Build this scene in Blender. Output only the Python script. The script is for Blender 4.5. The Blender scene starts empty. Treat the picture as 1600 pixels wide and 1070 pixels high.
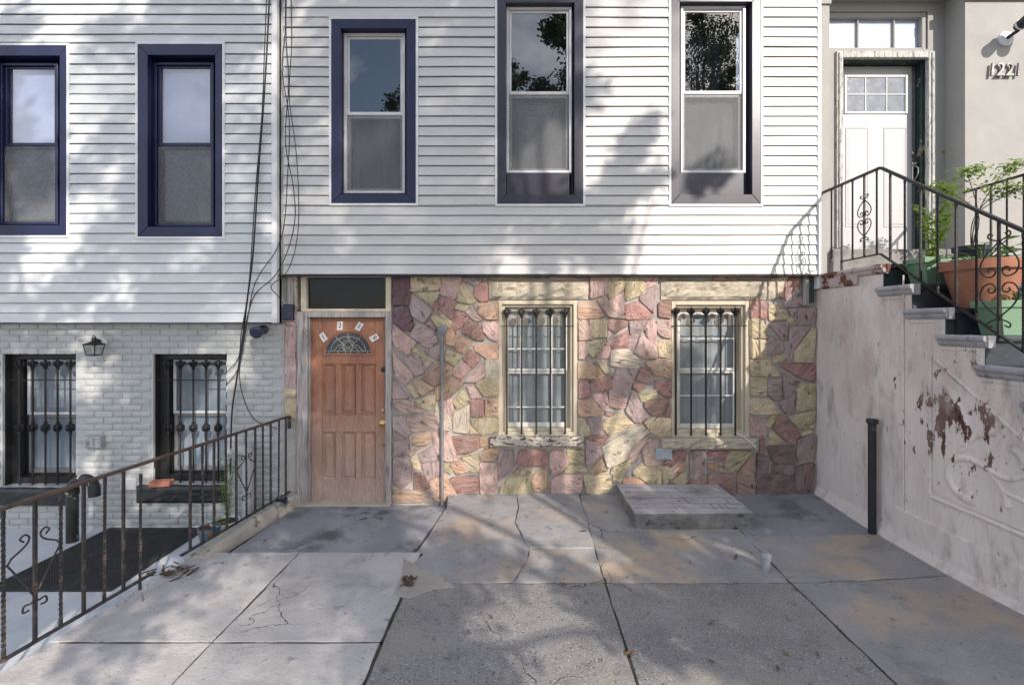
import bpy, math, random
from mathutils import Vector, Matrix, noise
R = math.radians
random.seed(7)
scene = bpy.context.scene
col = scene.collection
# ------------------------------------------------------------------ camera, sky, sun, exposure
F = 733.2; CX = 815.0; CY = 506.0; CAMY = -5.2; CAMZ = 1.95
cd = bpy.data.cameras.new('camera'); cam = bpy.data.objects.new('camera', cd); col.objects.link(cam)
cam.location = (0, CAMY, CAMZ); cam.rotation_euler = (R(90), 0, 0)
cd.sensor_width = 36; cd.lens = 36*F/1600; cd.shift_x = -(CX-800)/1600; cd.shift_y = -(535-CY)/1600
cd.clip_start = 0.05; cd.clip_end = 3000
scene.camera = cam
CLOUD = 13.0
SUN = Vector((0.57, -1.0, 0.625)).normalized()
w = bpy.data.worlds.new('World'); scene.world = w; w.use_nodes = True
nt = w.node_tree; bg = nt.nodes['Background']; sky = nt.nodes.new('ShaderNodeTexSky')
sky.sky_type = 'NISHITA'; sky.sun_disc = False
sky.sun_elevation = math.asin(SUN.z); sky.sun_rotation = math.atan2(SUN.x, SUN.y)
sky.air_density = 1.0; sky.dust_density = 1.0; sky.ozone_density = 1.0
# fair weather clouds spread evenly over the whole sky
gc = nt.nodes.new('ShaderNodeTexCoord'); cm_ = nt.nodes.new('ShaderNodeMapping'); cm_.inputs['Scale'].default_value = (1.0, 1.0, 2.2)
cn = nt.nodes.new('ShaderNodeTexNoise'); cn.inputs['Scale'].default_value = 2.6; cn.inputs['Detail'].default_value = 7; cn.inputs['Roughness'].default_value = 0.55
cr = nt.nodes.new('ShaderNodeMapRange'); cr.inputs[1].default_value = 0.44; cr.inputs[2].default_value = 0.66; cr.inputs[4].default_value = 0.85
cx_ = nt.nodes.new('ShaderNodeMix'); cx_.data_type = 'RGBA'; cx_.inputs[7].default_value = (CLOUD, CLOUD*1.02, CLOUD*1.08, 1)
nt.links.new(gc.outputs['Generated'], cm_.inputs[0]); nt.links.new(cm_.outputs[0], cn.inputs['Vector']); nt.links.new(cn.outputs['Fac'], cr.inputs[0])
nt.links.new(cr.outputs[0], cx_.inputs[0]); nt.links.new(sky.outputs[0], cx_.inputs[6])
nt.links.new(cx_.outputs[2], bg.inputs[0]); bg.inputs[1].default_value = 0.15
sl = bpy.data.lights.new('sun', 'SUN'); sl.energy = 4.2; sl.angle = R(0.47); sl.color = (1, 0.91, 0.80)
so = bpy.data.objects.new('sun', sl); col.objects.link(so); so.location = SUN*40
so.rotation_euler = SUN.to_track_quat('Z', 'Y').to_euler()
scene.view_settings.view_transform = 'Standard'; scene.view_settings.look = 'None'
scene.view_settings.exposure = 0.25; scene.view_settings.gamma = 1
# ------------------------------------------------------------------ helpers
def at(px, py, Y=0.0):
    d = Y-CAMY
    return Vector(((px-CX)*d/F, Y, CAMZ-(py-CY)*d/F))
def PX(px, Y=0.0): return (px-CX)*(Y-CAMY)/F
def PZ(py, Y=0.0): return CAMZ-(py-CY)*(Y-CAMY)/F
ORG = {}
def wo(o): return ORG.get(o.name, Vector((0, 0, 0)))
def setp(o, label=None, cat=None, group=None, kind=None):
    if label: o['label'] = label
    if cat: o['category'] = cat
    if group: o['group'] = group
    if kind: o['kind'] = kind
    return o
def link(o, parent, origin):
    col.objects.link(o)
    if parent is not None:
        o.parent = parent; o.location = Vector(origin)-wo(parent)
    else: o.location = origin
    ORG[o.name] = Vector(origin)
    return o
def empty(name, loc=(0, 0, 0), parent=None, label=None, cat=None, group=None, kind=None):
    o = bpy.data.objects.new(name, None); o.empty_display_size = 0.1
    link(o, parent, loc); return setp(o, label, cat, group, kind)
class MB:
    def __init__(s): s.v = []; s.f = []; s.m = []; s.cur = 0
    def add(s, vs, fs):
        b = len(s.v); s.v += [Vector(q) for q in vs]
        for f in fs: s.f.append([b+i for i in f]); s.m.append(s.cur)
        return s
    def box(s, x0, x1, y0, y1, z0, z1):
        return s.add([(x0,y0,z0),(x1,y0,z0),(x1,y1,z0),(x0,y1,z0),(x0,y0,z1),(x1,y0,z1),(x1,y1,z1),(x0,y1,z1)],
                     [(0,3,2,1),(4,5,6,7),(0,1,5,4),(1,2,6,5),(2,3,7,6),(3,0,4,7)])
    def cbox(s, x0, x1, y0, y1, z0, z1, c=0.004):
        # box with a chamfered front (-y side) rim
        a = [(x0,z0),(x1,z0),(x1,z1),(x0,z1)]; b = [(x0+c,z0+c),(x1-c,z0+c),(x1-c,z1-c),(x0+c,z1-c)]
        vs = [(x,y1,z) for x,z in a]+[(x,y0+c,z) for x,z in a]+[(x,y0,z) for x,z in b]
        fs = [(3,2,1,0),(8,9,10,11)]
        for i in range(4):
            j = (i+1)%4; fs += [(i,j,4+j,4+i),(4+i,4+j,8+j,8+i)]
        return s.add(vs, fs)
    def prism(s, pts, y0, y1):          # polygon in x,z extruded along y
        n = len(pts)
        vs = [(x,y0,z) for x,z in pts]+[(x,y1,z) for x,z in pts]
        fs = [tuple(range(n)), tuple(range(2*n-1, n-1, -1))]+[(i,n+i,n+(i+1)%n,(i+1)%n) for i in range(n)]
        return s.add(vs, fs)
    def prismx(s, pts, x0, x1):         # polygon in y,z extruded along x
        n = len(pts)
        vs = [(x0,y,z) for y,z in pts]+[(x1,y,z) for y,z in pts]
        fs = [tuple(range(n)), tuple(range(2*n-1, n-1, -1))]+[(i,n+i,n+(i+1)%n,(i+1)%n) for i in range(n)]
        return s.add(vs, fs)
    def tube(s, path, r, n=8, cap=True, squash=1.0):
        path = [Vector(p) for p in path]; k = len(path); base = len(s.v)
        rs = r if isinstance(r, (list, tuple)) else [r]*k
        prev = None; rings = []
        for i, p in enumerate(path):
            t = (path[min(i+1,k-1)]-path[max(i-1,0)]).normalized()
            if prev is None:
                u = t.orthogonal().normalized()
                for ref in (Vector((1,0,0)), Vector((0,1,0))):
                    if abs(t.dot(ref)) < 0.8: u = (ref-t*t.dot(ref)).normalized(); break
            else:
                u = (prev-t*t.dot(prev)).normalized()
            prev = u; v = t.cross(u)
            rings.append([p+(u*math.cos(a)+v*math.sin(a)*squash)*rs[i] for a in [2*math.pi*(q+0.5)/n for q in range(n)]])
        vs = [q for rg in rings for q in rg]
        fs = [(i*n+q, i*n+(q+1)%n, (i+1)*n+(q+1)%n, (i+1)*n+q) for i in range(k-1) for q in range(n)]
        if cap: fs += [tuple(range(n-1,-1,-1)), tuple((k-1)*n+q for q in range(n))]
        return s.add(vs, fs)
    def lathe(s, prof, c=(0,0,0), n=16, axis='z'):   # prof: (r, h)
        c = Vector(c); vs = []
        for r, h in prof:
            for q in range(n):
                a = 2*math.pi*q/n; x, y = r*math.cos(a), r*math.sin(a)
                vs.append(c+(Vector((x,y,h)) if axis=='z' else Vector((x,-h,y)) if axis=='y' else Vector((h,x,y))))
        k = len(prof)
        fs = [(i*n+q, i*n+(q+1)%n, (i+1)*n+(q+1)%n, (i+1)*n+q) for i in range(k-1) for q in range(n)]
        fs += [tuple(range(n-1,-1,-1)), tuple((k-1)*n+q for q in range(n))]
        return s.add(vs, fs)
    def bar(s, p0, p1, w, h):           # rectangular bar along p0-p1
        p0, p1 = Vector(p0), Vector(p1); t = (p1-p0).normalized()
        u = t.cross(Vector((0,0,1)))
        u = Vector((1,0,0)) if u.length < 1e-4 else u.normalized()
        v = u.cross(t)
        vs = [p+u*a*w/2+v*b*h/2 for p in (p0,p1) for a,b in ((-1,-1),(1,-1),(1,1),(-1,1))]
        return s.add(vs, [(0,3,2,1),(4,5,6,7),(0,1,5,4),(1,2,6,5),(2,3,7,6),(3,0,4,7)])
    def build(s, name, mat, parent=None, origin=None, smooth=False, bevel=0, **kw):
        if origin is None: origin = wo(parent) if parent is not None else Vector((0,0,0))
        origin = Vector(origin)
        me = bpy.data.meshes.new(name); me.from_pydata([v-origin for v in s.v], [], s.f)
        for m in (mat if isinstance(mat, (list, tuple)) else [mat]): me.materials.append(m)
        me.polygons.foreach_set('material_index', s.m)
        if smooth: me.polygons.foreach_set('use_smooth', [True]*len(s.f))
        me.update()
        import bmesh
        bm = bmesh.new(); bm.from_mesh(me); bmesh.ops.recalc_face_normals(bm, faces=bm.faces); bm.to_mesh(me); bm.free()
        if smooth: me.set_sharp_from_angle(angle=R(42))
        o = bpy.data.objects.new(name, me); link(o, parent, origin)
        if bevel:
            b = o.modifiers.new('bevel', 'BEVEL'); b.width = bevel; b.segments = 2; b.limit_method = 'ANGLE'
        return setp(o, **kw)
def share(o, name, parent, origin, mat=None, rot=None, scale=None):
    c = bpy.data.objects.new(name, o.data); link(c, parent, origin)
    if rot: c.rotation_euler = rot
    if scale: c.scale = scale
    return c
def curvepts(pts, n=8):                 # Catmull-Rom through points
    pts = [Vector(p) for p in pts]; out = []
    for i in range(len(pts)-1):
        p0, p1, p2, p3 = pts[max(i-1,0)], pts[i], pts[i+1], pts[min(i+2,len(pts)-1)]
        for k in range(n):
            t = k/n
            out.append(0.5*((2*p1)+(p2-p0)*t+(2*p0-5*p1+4*p2-p3)*t*t+(3*p1-p0-3*p2+p3)*t**3))
    out.append(pts[-1]); return out
def textmesh(txt, size, extrude=0.002, bold=0.0):
    cu = bpy.data.curves.new('t', 'FONT'); cu.body = txt; cu.size = size; cu.extrude = extrude
    cu.offset = bold; cu.align_x = 'CENTER'; cu.align_y = 'CENTER'; cu.resolution_u = 4
    o = bpy.data.objects.new('t', cu); col.objects.link(o)
    dg = bpy.context.evaluated_depsgraph_get()
    me = bpy.data.meshes.new_from_object(o.evaluated_get(dg)); bpy.data.objects.remove(o)
    return [v.co.copy() for v in me.vertices], [list(p.vertices) for p in me.polygons]
# ------------------------------------------------------------------ materials
def rgb(c): return (c[0], c[1], c[2], 1)
def mk(name, base, rough=0.6, metal=0, var=0.12, vs=3.0, bump=0.0, bs=30.0, patches=(), rnd=0.0, stretch=(1,1,1), speck=None,
       spec=0.4, bump2=0, bs2=200, detail=6, rvar=0.1, hue=0.0, bdist=0.02):
    """procedural paint/stone: cloudy base, sharp patches (colour, scale, lo, hi, [centre, radius]), aggregate specks, two bumps"""
    m = bpy.data.materials.new(name); m.use_nodes = True; t = m.node_tree; N = t.nodes; L = t.links
    b = N['Principled BSDF']; b.inputs['Metallic'].default_value = metal
    b.inputs['Specular IOR Level'].default_value = spec
    tc = N.new('ShaderNodeTexCoord'); co = tc.outputs['Object']
    oi = N.new('ShaderNodeObjectInfo')
    mp = N.new('ShaderNodeMapping'); mp.inputs['Scale'].default_value = stretch; L.new(co, mp.inputs[0])
    if rnd or hue:
        ad = N.new('ShaderNodeVectorMath'); ad.operation = 'MULTIPLY_ADD'
        cb = N.new('ShaderNodeCombineXYZ'); L.new(oi.outputs['Random'], cb.inputs[0]); L.new(oi.outputs['Random'], cb.inputs[2])
        ad.inputs[1].default_value = (37, 19, 53); L.new(cb.outputs[0], ad.inputs[0]); L.new(mp.outputs[0], ad.inputs[2]); vec = ad.outputs[0]
    else: vec = mp.outputs[0]
    def nz(scale, det=detail, ro=0.6, src=None, off=0):
        n = N.new('ShaderNodeTexNoise'); n.inputs['Scale'].default_value = scale; n.inputs['Detail'].default_value = det
        n.inputs['Roughness'].default_value = ro
        if off:
            a = N.new('ShaderNodeVectorMath'); a.operation = 'ADD'; a.inputs[1].default_value = (off, off*1.7, off*0.3)
            L.new(src or vec, a.inputs[0]); L.new(a.outputs[0], n.inputs['Vector'])
        else: L.new(src or vec, n.inputs['Vector'])
        return n.outputs['Fac']
    def mapr(src, lo, hi, a=0.0, c=1.0):
        q = N.new('ShaderNodeMapRange'); q.inputs[1].default_value = lo; q.inputs[2].default_value = hi
        q.inputs[3].default_value = a; q.inputs[4].default_value = c; L.new(src, q.inputs[0]); return q.outputs[0]
    def mix(fac, a, c, bt='MIX'):
        q = N.new('ShaderNodeMix'); q.data_type = 'RGBA'; q.blend_type = bt
        if isinstance(fac, float): q.inputs[0].default_value = fac
        else: L.new(fac, q.inputs[0])
        for s_, i in ((a, 6), (c, 7)):
            if isinstance(s_, tuple): q.inputs[i].default_value = s_
            else: L.new(s_, q.inputs[i])
        return q.outputs[2]
    lo = tuple(max(0, x*(1-var)) for x in base); hi = tuple(min(1, x*(1+var)) for x in base)
    c = mix(mapr(nz(vs), 0.3, 0.7), rgb(lo), rgb(hi))
    if rnd:
        q = N.new('ShaderNodeHueSaturation'); L.new(c, q.inputs['Color'])
        L.new(mapr(oi.outputs['Random'], 0, 1, 1-rnd, 1+rnd), q.inputs['Value'])
        if hue: 
            L.new(mapr(oi.outputs['Random'], 0, 1, 0.5+hue, 0.5-hue), q.inputs['Hue'])
        c = q.outputs[0]
    if speck:
        for (sc_, cs, l_, h_) in speck:
            c = mix(mapr(nz(sc_, 2, 0.5, off=3), l_, h_), c, rgb(cs))
    hsrc = None
    for i, p in enumerate(patches):
        f = nz(p[1], 8, 0.65, off=11+5*i)
        if len(p) > 4:
            dn = N.new('ShaderNodeVectorMath'); dn.operation = 'DISTANCE'; dn.inputs[1].default_value = p[4]; L.new(co, dn.inputs[0])
            ma = N.new('ShaderNodeMath'); ma.operation = 'MULTIPLY_ADD'; ma.inputs[1].default_value = -0.25/p[5]; L.new(dn.outputs['Value'], ma.inputs[0])
            L.new(f, ma.inputs[2]); f = ma.outputs[0]
        fm = mapr(f, p[2], p[3]); c = mix(fm, c, rgb(p[0]))
        hsrc = fm if hsrc is None else hsrc
    L.new(c, b.inputs['Base Color'])
    L.new(mapr(nz(vs*3, 3, off=7), 0.3, 0.7, max(0.02, rough-rvar), min(1, rough+rvar)), b.inputs['Roughness'])
    nrm = None
    def addb(h, st, dist, inv=False):
        nonlocal nrm
        u = N.new('ShaderNodeBump'); u.inputs['Strength'].default_value = st; u.inputs['Distance'].default_value = dist; u.invert = inv
        L.new(h, u.inputs['Height'])
        if nrm is not None: L.new(nrm, u.inputs['Normal'])
        nrm = u.outputs[0]
    if bump: addb(nz(bs, 5, 0.6, off=2), bump, bdist)
    if bump2: addb(nz(bs2, 3, 0.6, off=4), bump2, 0.004)
    if hsrc is not None and len(patches) and bump >= 0: addb(hsrc, 0.5, 0.003, True)
    if nrm is not None: L.new(nrm, b.inputs['Normal'])
    return m
def glass(name, tint=(0.9,0.93,0.95), ior=1.6):
    m = bpy.data.materials.new(name); m.use_nodes = True; t = m.node_tree; N = t.nodes; L = t.links
    N.remove(N['Principled BSDF']); o = N['Material Output']
    tr = N.new('ShaderNodeBsdfTransparent'); tr.inputs[0].default_value = rgb(tint)
    g = N.new('ShaderNodeBsdfGlossy'); g.inputs['Roughness'].default_value = 0.01; g.inputs[0].default_value = (1,1,1,1)
    fr = N.new('ShaderNodeFresnel'); fr.inputs[0].default_value = ior
    nz = N.new('ShaderNodeTexNoise'); nz.inputs['Scale'].default_value = 1.6; nz.inputs['Detail'].default_value = 1
    tc = N.new('ShaderNodeTexCoord'); L.new(tc.outputs['Object'], nz.inputs['Vector'])
    bp = N.new('ShaderNodeBump'); bp.inputs['Strength'].default_value = 0.08; bp.inputs['Distance'].default_value = 0.05
    L.new(nz.outputs['Fac'], bp.inputs['Height']); L.new(bp.outputs[0], g.inputs['Normal'])
    mx = N.new('ShaderNodeMixShader'); ge = N.new('ShaderNodeNewGeometry'); iv = N.new('ShaderNodeMath'); iv.operation = 'SUBTRACT'; iv.inputs[0].default_value = 1; L.new(ge.outputs['Backfacing'], iv.inputs[1])
    fm = N.new('ShaderNodeMath'); fm.operation = 'MULTIPLY'; L.new(fr.outputs[0], fm.inputs[0]); L.new(iv.outputs[0], fm.inputs[1])      # one reflection per pane
    L.new(fm.outputs[0], mx.inputs[0]); L.new(tr.outputs[0], mx.inputs[1]); L.new(g.outputs[0], mx.inputs[2])
    L.new(mx.outputs[0], o.inputs['Surface']); return m
def sheer(name, c, op):                  # insect screen or sheer cloth
    m = bpy.data.materials.new(name); m.use_nodes = True; t = m.node_tree; N = t.nodes; L = t.links
    b = N['Principled BSDF']; b.inputs['Base Color'].default_value = rgb(c); b.inputs['Roughness'].default_value = 0.7
    tr = N.new('ShaderNodeBsdfTransparent'); mx = N.new('ShaderNodeMixShader')
    tc = N.new('ShaderNodeTexCoord'); nz = N.new('ShaderNodeTexNoise'); nz.inputs['Scale'].default_value = 140; nz.inputs['Detail'].default_value = 2
    L.new(tc.outputs['Object'], nz.inputs['Vector'])
    mr = N.new('ShaderNodeMapRange'); mr.inputs[1].default_value = 0.35; mr.inputs[2].default_value = 0.65
    mr.inputs[3].default_value = op-0.15; mr.inputs[4].default_value = min(1, op+0.15); L.new(nz.outputs['Fac'], mr.inputs[0])
    L.new(mr.outputs[0], mx.inputs[0]); L.new(tr.outputs[0], mx.inputs[1]); L.new(b.outputs[0], mx.inputs[2])
    L.new(mx.outputs[0], N['Material Output'].inputs['Surface']); return m
def leafmat(name, c, rnd=0.3):
    m = mk(name, c, 0.5, var=0.35, vs=2.5, rnd=0, spec=0.35); t = m.node_tree; N = t.nodes; L = t.links
    b = N['Principled BSDF']; tl = N.new('ShaderNodeBsdfTranslucent'); mx = N.new('ShaderNodeMixShader'); mx.inputs[0].default_value = 0.5
    src = b.inputs['Base Color'].links[0].from_socket; L.new(src, tl.inputs[0])
    L.new(b.outputs[0], mx.inputs[1]); L.new(tl.outputs[0], mx.inputs[2]); L.new(mx.outputs[0], N['Material Output'].inputs['Surface'])
    return m
M = {}
M['siding'] = mk('white_vinyl', (0.59,0.582,0.578), 0.42, var=0.035, vs=1.3, bump=0.05, bs=2.5, rnd=0.03, stretch=(0.6,1,3), bump2=0.12, bs2=60,
                 patches=[((0.45,0.44,0.43), 1.7, 0.58, 0.9)])
M['siding_shaded'] = mk('shaded_white_vinyl', (0.62,0.64,0.655), 0.45, var=0.04, vs=1.1, bump=0.06, bs=2.5, rnd=0.03, stretch=(0.6,1,3), bump2=0.12, bs2=60,  # same white vinyl, the cool cast of its shade put into the colour
                 patches=[((0.44,0.45,0.46), 1.5, 0.57, 0.88)])
M['white_trim'] = mk('white_trim', (0.72,0.72,0.73), 0.4, var=0.05)
M['navy'] = mk('navy_metal', (0.008,0.012,0.055), 0.42, var=0.06, vs=1.5, bump=0.05, bs=2.5, spec=0.5, rvar=0.03, detail=2)
M['navy_sunlit'] = mk('sunlit_navy_metal', (0.040,0.038,0.062), 0.36, var=0.06, vs=1.5, bump=0.05, bs=2.5, spec=0.5, rvar=0.03, detail=2)  # same navy metal, its greyish sunlit look put into the colour
M['alum'] = mk('white_aluminium', (0.62,0.62,0.64), 0.35, var=0.06, spec=0.5)
M['glass'] = glass('window_glass'); M['glass2'] = glass('sky_glass', (0.45,0.48,0.54), 2.3)
M['glass_dim'] = glass('dark_glass', (0.5,0.52,0.6), 1.38); M['glass_sky'] = glass('bright_glass', (0.9,0.93,1.0), 2.2)
M['screen'] = sheer('insect_screen', (0.20,0.20,0.21), 0.36)
M['blind'] = mk('sky_tinted_blind', (0.54,0.58,0.68), 0.5, var=0.04)  # white slats with the sky's bluish reflection put into their colour
M['blind_dim'] = mk('darker_blind', (0.34,0.36,0.39), 0.6, var=0.08)
M['curtain'] = mk('curtain_cloth', (0.42,0.40,0.39), 0.9, var=0.1, vs=5)
M['curtain_pale'] = mk('net_curtain', (0.40,0.39,0.38), 0.9, var=0.1, vs=5)
M['curtain_dark'] = mk('curtain_dark', (0.12,0.13,0.16), 0.9, var=0.15, vs=5)
M['room'] = mk('room_lining', (0.12,0.11,0.10), 0.9)
M['mortar'] = mk('mortar', (0.39,0.365,0.345), 0.85, var=0.18, vs=5, bump=0.5, bs=30, bump2=0.4, bs2=220)
STC = {'P': (0.556,0.390,0.345), 'M': (0.422,0.319,0.309), 'R': (0.387,0.230,0.198), 'O': (0.552,0.368,0.265), 'Y': (0.538,0.448,0.299), 'C': (0.620,0.534,0.431), 'D': (0.234,0.162,0.153), 'B': (0.418,0.287,0.220), 'K': (0.175,0.108,0.121)}
for k, c in STC.items():
    for v, (stv, dkk) in enumerate((((1.7,4,4.2),0.30),((2.8,4,3.3),0.38),((1.2,4,6.0),0.27))):
        M['st%s%d' % (k, v)] = mk('stone_%s_%d' % (k, v), c, 0.8, var=0.2, vs=5, bump=1.0, bs=6-v*0.7, rnd=0.14, hue=0.012, bdist=0.05, stretch=stv, bump2=1.0, bs2=22,
                   patches=[(tuple(x*dkk for x in c), 4.2+v, 0.57, 0.65), (tuple(x*0.5+0.24 for x in c), 2.2, 0.52, 0.8), (tuple(x*0.66 for x in c), 1.1, 0.55, 0.75)])
M['lintel'] = mk('lintel_stone', (0.47,0.415,0.33), 0.82, var=0.22, vs=5, bump=1.0, bs=8, bdist=0.04, bump2=0.6, bs2=50, rnd=0.05, patches=[((0.20,0.17,0.13), 9, 0.60, 0.68), ((0.55,0.50,0.43), 3, 0.55, 0.75)], stretch=(0.7,1,1.4))
M['sill_peel'] = mk('sill_peeling', (0.50,0.46,0.39), 0.7, var=0.15, vs=6, bump=0.3, bs=25, stretch=(1,1,2), patches=[((0.10,0.035,0.04), 17, 0.53, 0.57)])
M['cream_wood'] = mk('cream_wood', (0.56,0.49,0.38), 0.6, var=0.12, vs=6, bump=0.2, bs=20, patches=[((0.33,0.27,0.2), 9, 0.62, 0.75)], stretch=(3,3,0.6))
M['white_wood'] = mk('white_sash', (0.66,0.65,0.62), 0.5, var=0.08, vs=6, bump=0.1, bs=30)
M['iron'] = mk('black_iron', (0.022,0.02,0.022), 0.42, metal=0.3, var=0.3, vs=14, bump=0.2, bs=50, patches=[((0.10,0.075,0.06), 22, 0.64, 0.7)], spec=0.5)
M['iron_worn'] = mk('worn_iron', (0.045,0.04,0.04), 0.5, metal=0.2, var=0.35, vs=20, bump=0.3, bs=50, patches=[((0.20,0.115,0.085), 16, 0.56, 0.64)], spec=0.5)
M['iron_rust'] = mk('rusty_rail', (0.105,0.065,0.055), 0.65, var=0.3, vs=9, bump=0.3, bs=60, patches=[((0.05,0.04,0.04), 11, 0.55, 0.6)])
def woodmat(name, base, pale, zlo, zhi, rough=0.5, gs=1.0):
    m = mk(name, base, rough, var=0.14, vs=4, spec=0.35); t = m.node_tree; N = t.nodes; L = t.links; b = N['Principled BSDF']
    tc = N.new('ShaderNodeTexCoord'); mp = N.new('ShaderNodeMapping'); mp.inputs['Scale'].default_value = (9*gs, 4, 1.0*gs); L.new(tc.outputs['Object'], mp.inputs[0])
    n1 = N.new('ShaderNodeTexNoise'); n1.inputs['Scale'].default_value = 1.2; n1.inputs['Detail'].default_value = 3; L.new(mp.outputs[0], n1.inputs['Vector'])
    ml = N.new('ShaderNodeMath'); ml.operation = 'MULTIPLY'; ml.inputs[1].default_value = 26; L.new(n1.outputs['Fac'], ml.inputs[0])
    fr = N.new('ShaderNodeMath'); fr.operation = 'PINGPONG'; fr.inputs[1].default_value = 1; L.new(ml.outputs[0], fr.inputs[0])
    n2 = N.new('ShaderNodeTexNoise'); n2.inputs['Scale'].default_value = 22; n2.inputs['Detail'].default_value = 4; L.new(mp.outputs[0], n2.inputs['Vector'])
    src = b.inputs['Base Color'].links[0].from_socket
    sx = N.new('ShaderNodeSeparateXYZ'); L.new(tc.outputs['Object'], sx.inputs[0])
    n3 = N.new('ShaderNodeTexNoise'); n3.inputs['Scale'].default_value = 3.5; n3.inputs['Detail'].default_value = 5; L.new(tc.outputs['Object'], n3.inputs['Vector'])
    ad = N.new('ShaderNodeMath'); ad.operation = 'MULTIPLY_ADD'; ad.inputs[1].default_value = 0.9; L.new(n3.outputs['Fac'], ad.inputs[0]); L.new(sx.outputs[2], ad.inputs[2])
    mr = N.new('ShaderNodeMapRange'); mr.inputs[1].default_value = zlo+0.45; mr.inputs[2].default_value = zhi+0.45; mr.inputs[3].default_value = 0.85; mr.inputs[4].default_value = 0.08; L.new(ad.outputs[0], mr.inputs[0])
    def mix(f, a, c, bt='MIX'):
        q = N.new('ShaderNodeMix'); q.data_type = 'RGBA'; q.blend_type = bt
        if isinstance(f, float): q.inputs[0].default_value = f
        else: L.new(f, q.inputs[0])
        for s_, i in ((a, 6), (c, 7)):
            if isinstance(s_, tuple): q.inputs[i].default_value = s_
            else: L.new(s_, q.inputs[i])
        return q.outputs[2]
    c = mix(mr.outputs[0], src, rgb(pale))
    gr = N.new('ShaderNodeMath'); gr.operation = 'MULTIPLY'; L.new(fr.outputs[0], gr.inputs[0]); L.new(n2.outputs['Fac'], gr.inputs[1])
    g2 = N.new('ShaderNodeMapRange'); g2.inputs[1].default_value = 0.1; g2.inputs[2].default_value = 0.6; g2.inputs[3].default_value = 0.55; g2.inputs[4].default_value = 0.0; L.new(gr.outputs[0], g2.inputs[0])
    c = mix(g2.outputs[0], c, mix(0.55, c, (0.05,0.03,0.02,1)))
    L.new(c, b.inputs['Base Color'])
    bp = N.new('ShaderNodeBump'); bp.inputs['Strength'].default_value = 0.25; bp.inputs['Distance'].default_value = 0.004; L.new(gr.outputs[0], bp.inputs['Height']); L.new(bp.outputs[0], b.inputs['Normal'])
    return m
M['door_wood'] = woodmat('door_oak', (0.37,0.155,0.09), (0.54,0.43,0.37), 0.0, 1.35)
M['frame_wood'] = mk('weathered_frame', (0.37,0.335,0.32), 0.8, var=0.3, vs=7, bump=0.5, bs=26, stretch=(5,5,0.5), patches=[((0.16,0.12,0.11), 7, 0.55, 0.66), ((0.44,0.45,0.50), 5, 0.54, 0.66)])
M['brass'] = mk('brass', (0.55,0.40,0.16), 0.28, metal=1, var=0.1)
M['black_plastic'] = mk('black_plastic', (0.016,0.017,0.022), 0.4, var=0.2)
M['navy_plastic'] = mk('dark_blue_plastic', (0.012,0.017,0.05), 0.3, var=0.2, spec=0.6)
M['cable'] = mk('black_cable', (0.018,0.018,0.02), 0.55, var=0.2)
M['paint_brick'] = mk('grey_painted_brick', (0.43,0.438,0.438), 0.62, var=0.07, vs=2, bump=0.6, bs=14, rnd=0.03, bump2=0.5, bs2=60, stretch=(0.7,1,1.4),
                      patches=[((0.40,0.42,0.43), 2.2, 0.58, 0.85)])
M['black_paint'] = mk('black_paint', (0.018,0.018,0.02), 0.38, var=0.25, vs=6, bump=0.2, bs=25, spec=0.5, patches=[((0.20,0.2,0.2), 40, 0.7, 0.73)])
M['stucco'] = mk('beige_stucco', (0.365,0.355,0.345), 0.75, var=0.06, vs=1.6, bump=0.15, bs=7, bump2=0.25, bs2=90, patches=[((0.29,0.275,0.26), 1.4, 0.58, 0.85)])
M['stoop'] = mk('stoop_paint', (0.74,0.665,0.63), 0.72, var=0.10, vs=1.6, bump=0.5, bs=11, bdist=0.03, bump2=0.7, bs2=45, stretch=(1,1.2,0.5),
                patches=[((0.12,0.055,0.045), 9, 0.475, 0.483, (0,-1.62,1.22), 0.9), ((0.50,0.385,0.35), 1.5, 0.50, 0.75), ((0.42,0.37,0.35), 4.5, 0.55, 0.72), ((0.20,0.19,0.19), 24, 0.64, 0.68), ((0.13,0.06,0.05), 7, 0.69, 0.70)])
M['stoop_cap'] = mk('stoop_cap_peel', (0.50,0.42,0.40), 0.75, var=0.15, vs=5, bump=0.5, bs=20, patches=[((0.15,0.06,0.045), 5, 0.485, 0.50)])
M['step_dark'] = mk('dark_step_paint', (0.030,0.040,0.050), 0.5, var=0.3, vs=5, bump=0.3, bs=20, patches=[((0.09,0.10,0.11), 9, 0.6, 0.7)])
M['step_edge'] = mk('grey_step_edge', (0.36,0.35,0.37), 0.7, var=0.2, vs=6, bump=0.6, bs=22, patches=[((0.14,0.14,0.15), 10, 0.57, 0.66)])
M['conc_sill'] = mk('rough_concrete', (0.25,0.24,0.23), 0.85, var=0.3, vs=6, bump=0.6, bs=18)
M['white_door'] = mk('white_door', (0.52,0.52,0.535), 0.4, var=0.03, bump=0.04, bs=5)
M['peel_frame'] = mk('peeling_frame', (0.52,0.51,0.49), 0.7, var=0.2, vs=9, bump=0.5, bs=26, stretch=(3,3,0.8), patches=[((0.25,0.255,0.24), 9, 0.54, 0.60), ((0.09,0.11,0.10), 22, 0.61, 0.64)])
M['jamb'] = mk('dark_green_jamb', (0.03,0.055,0.05), 0.5, var=0.3, vs=6, bump=0.5, bs=16, patches=[((0.28,0.24,0.2), 8, 0.58, 0.62)])
M['chrome'] = mk('steel_digits', (0.22,0.21,0.20), 0.3, metal=0.7, var=0.05)
M['nickel'] = mk('nickel', (0.5,0.47,0.42), 0.25, metal=1, var=0.1)
M['terracotta'] = mk('terracotta', (0.36,0.155,0.095), 0.75, var=0.18, vs=5, bump=0.15, bs=30, patches=[((0.55,0.32,0.24), 4, 0.6, 0.8)])
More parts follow.
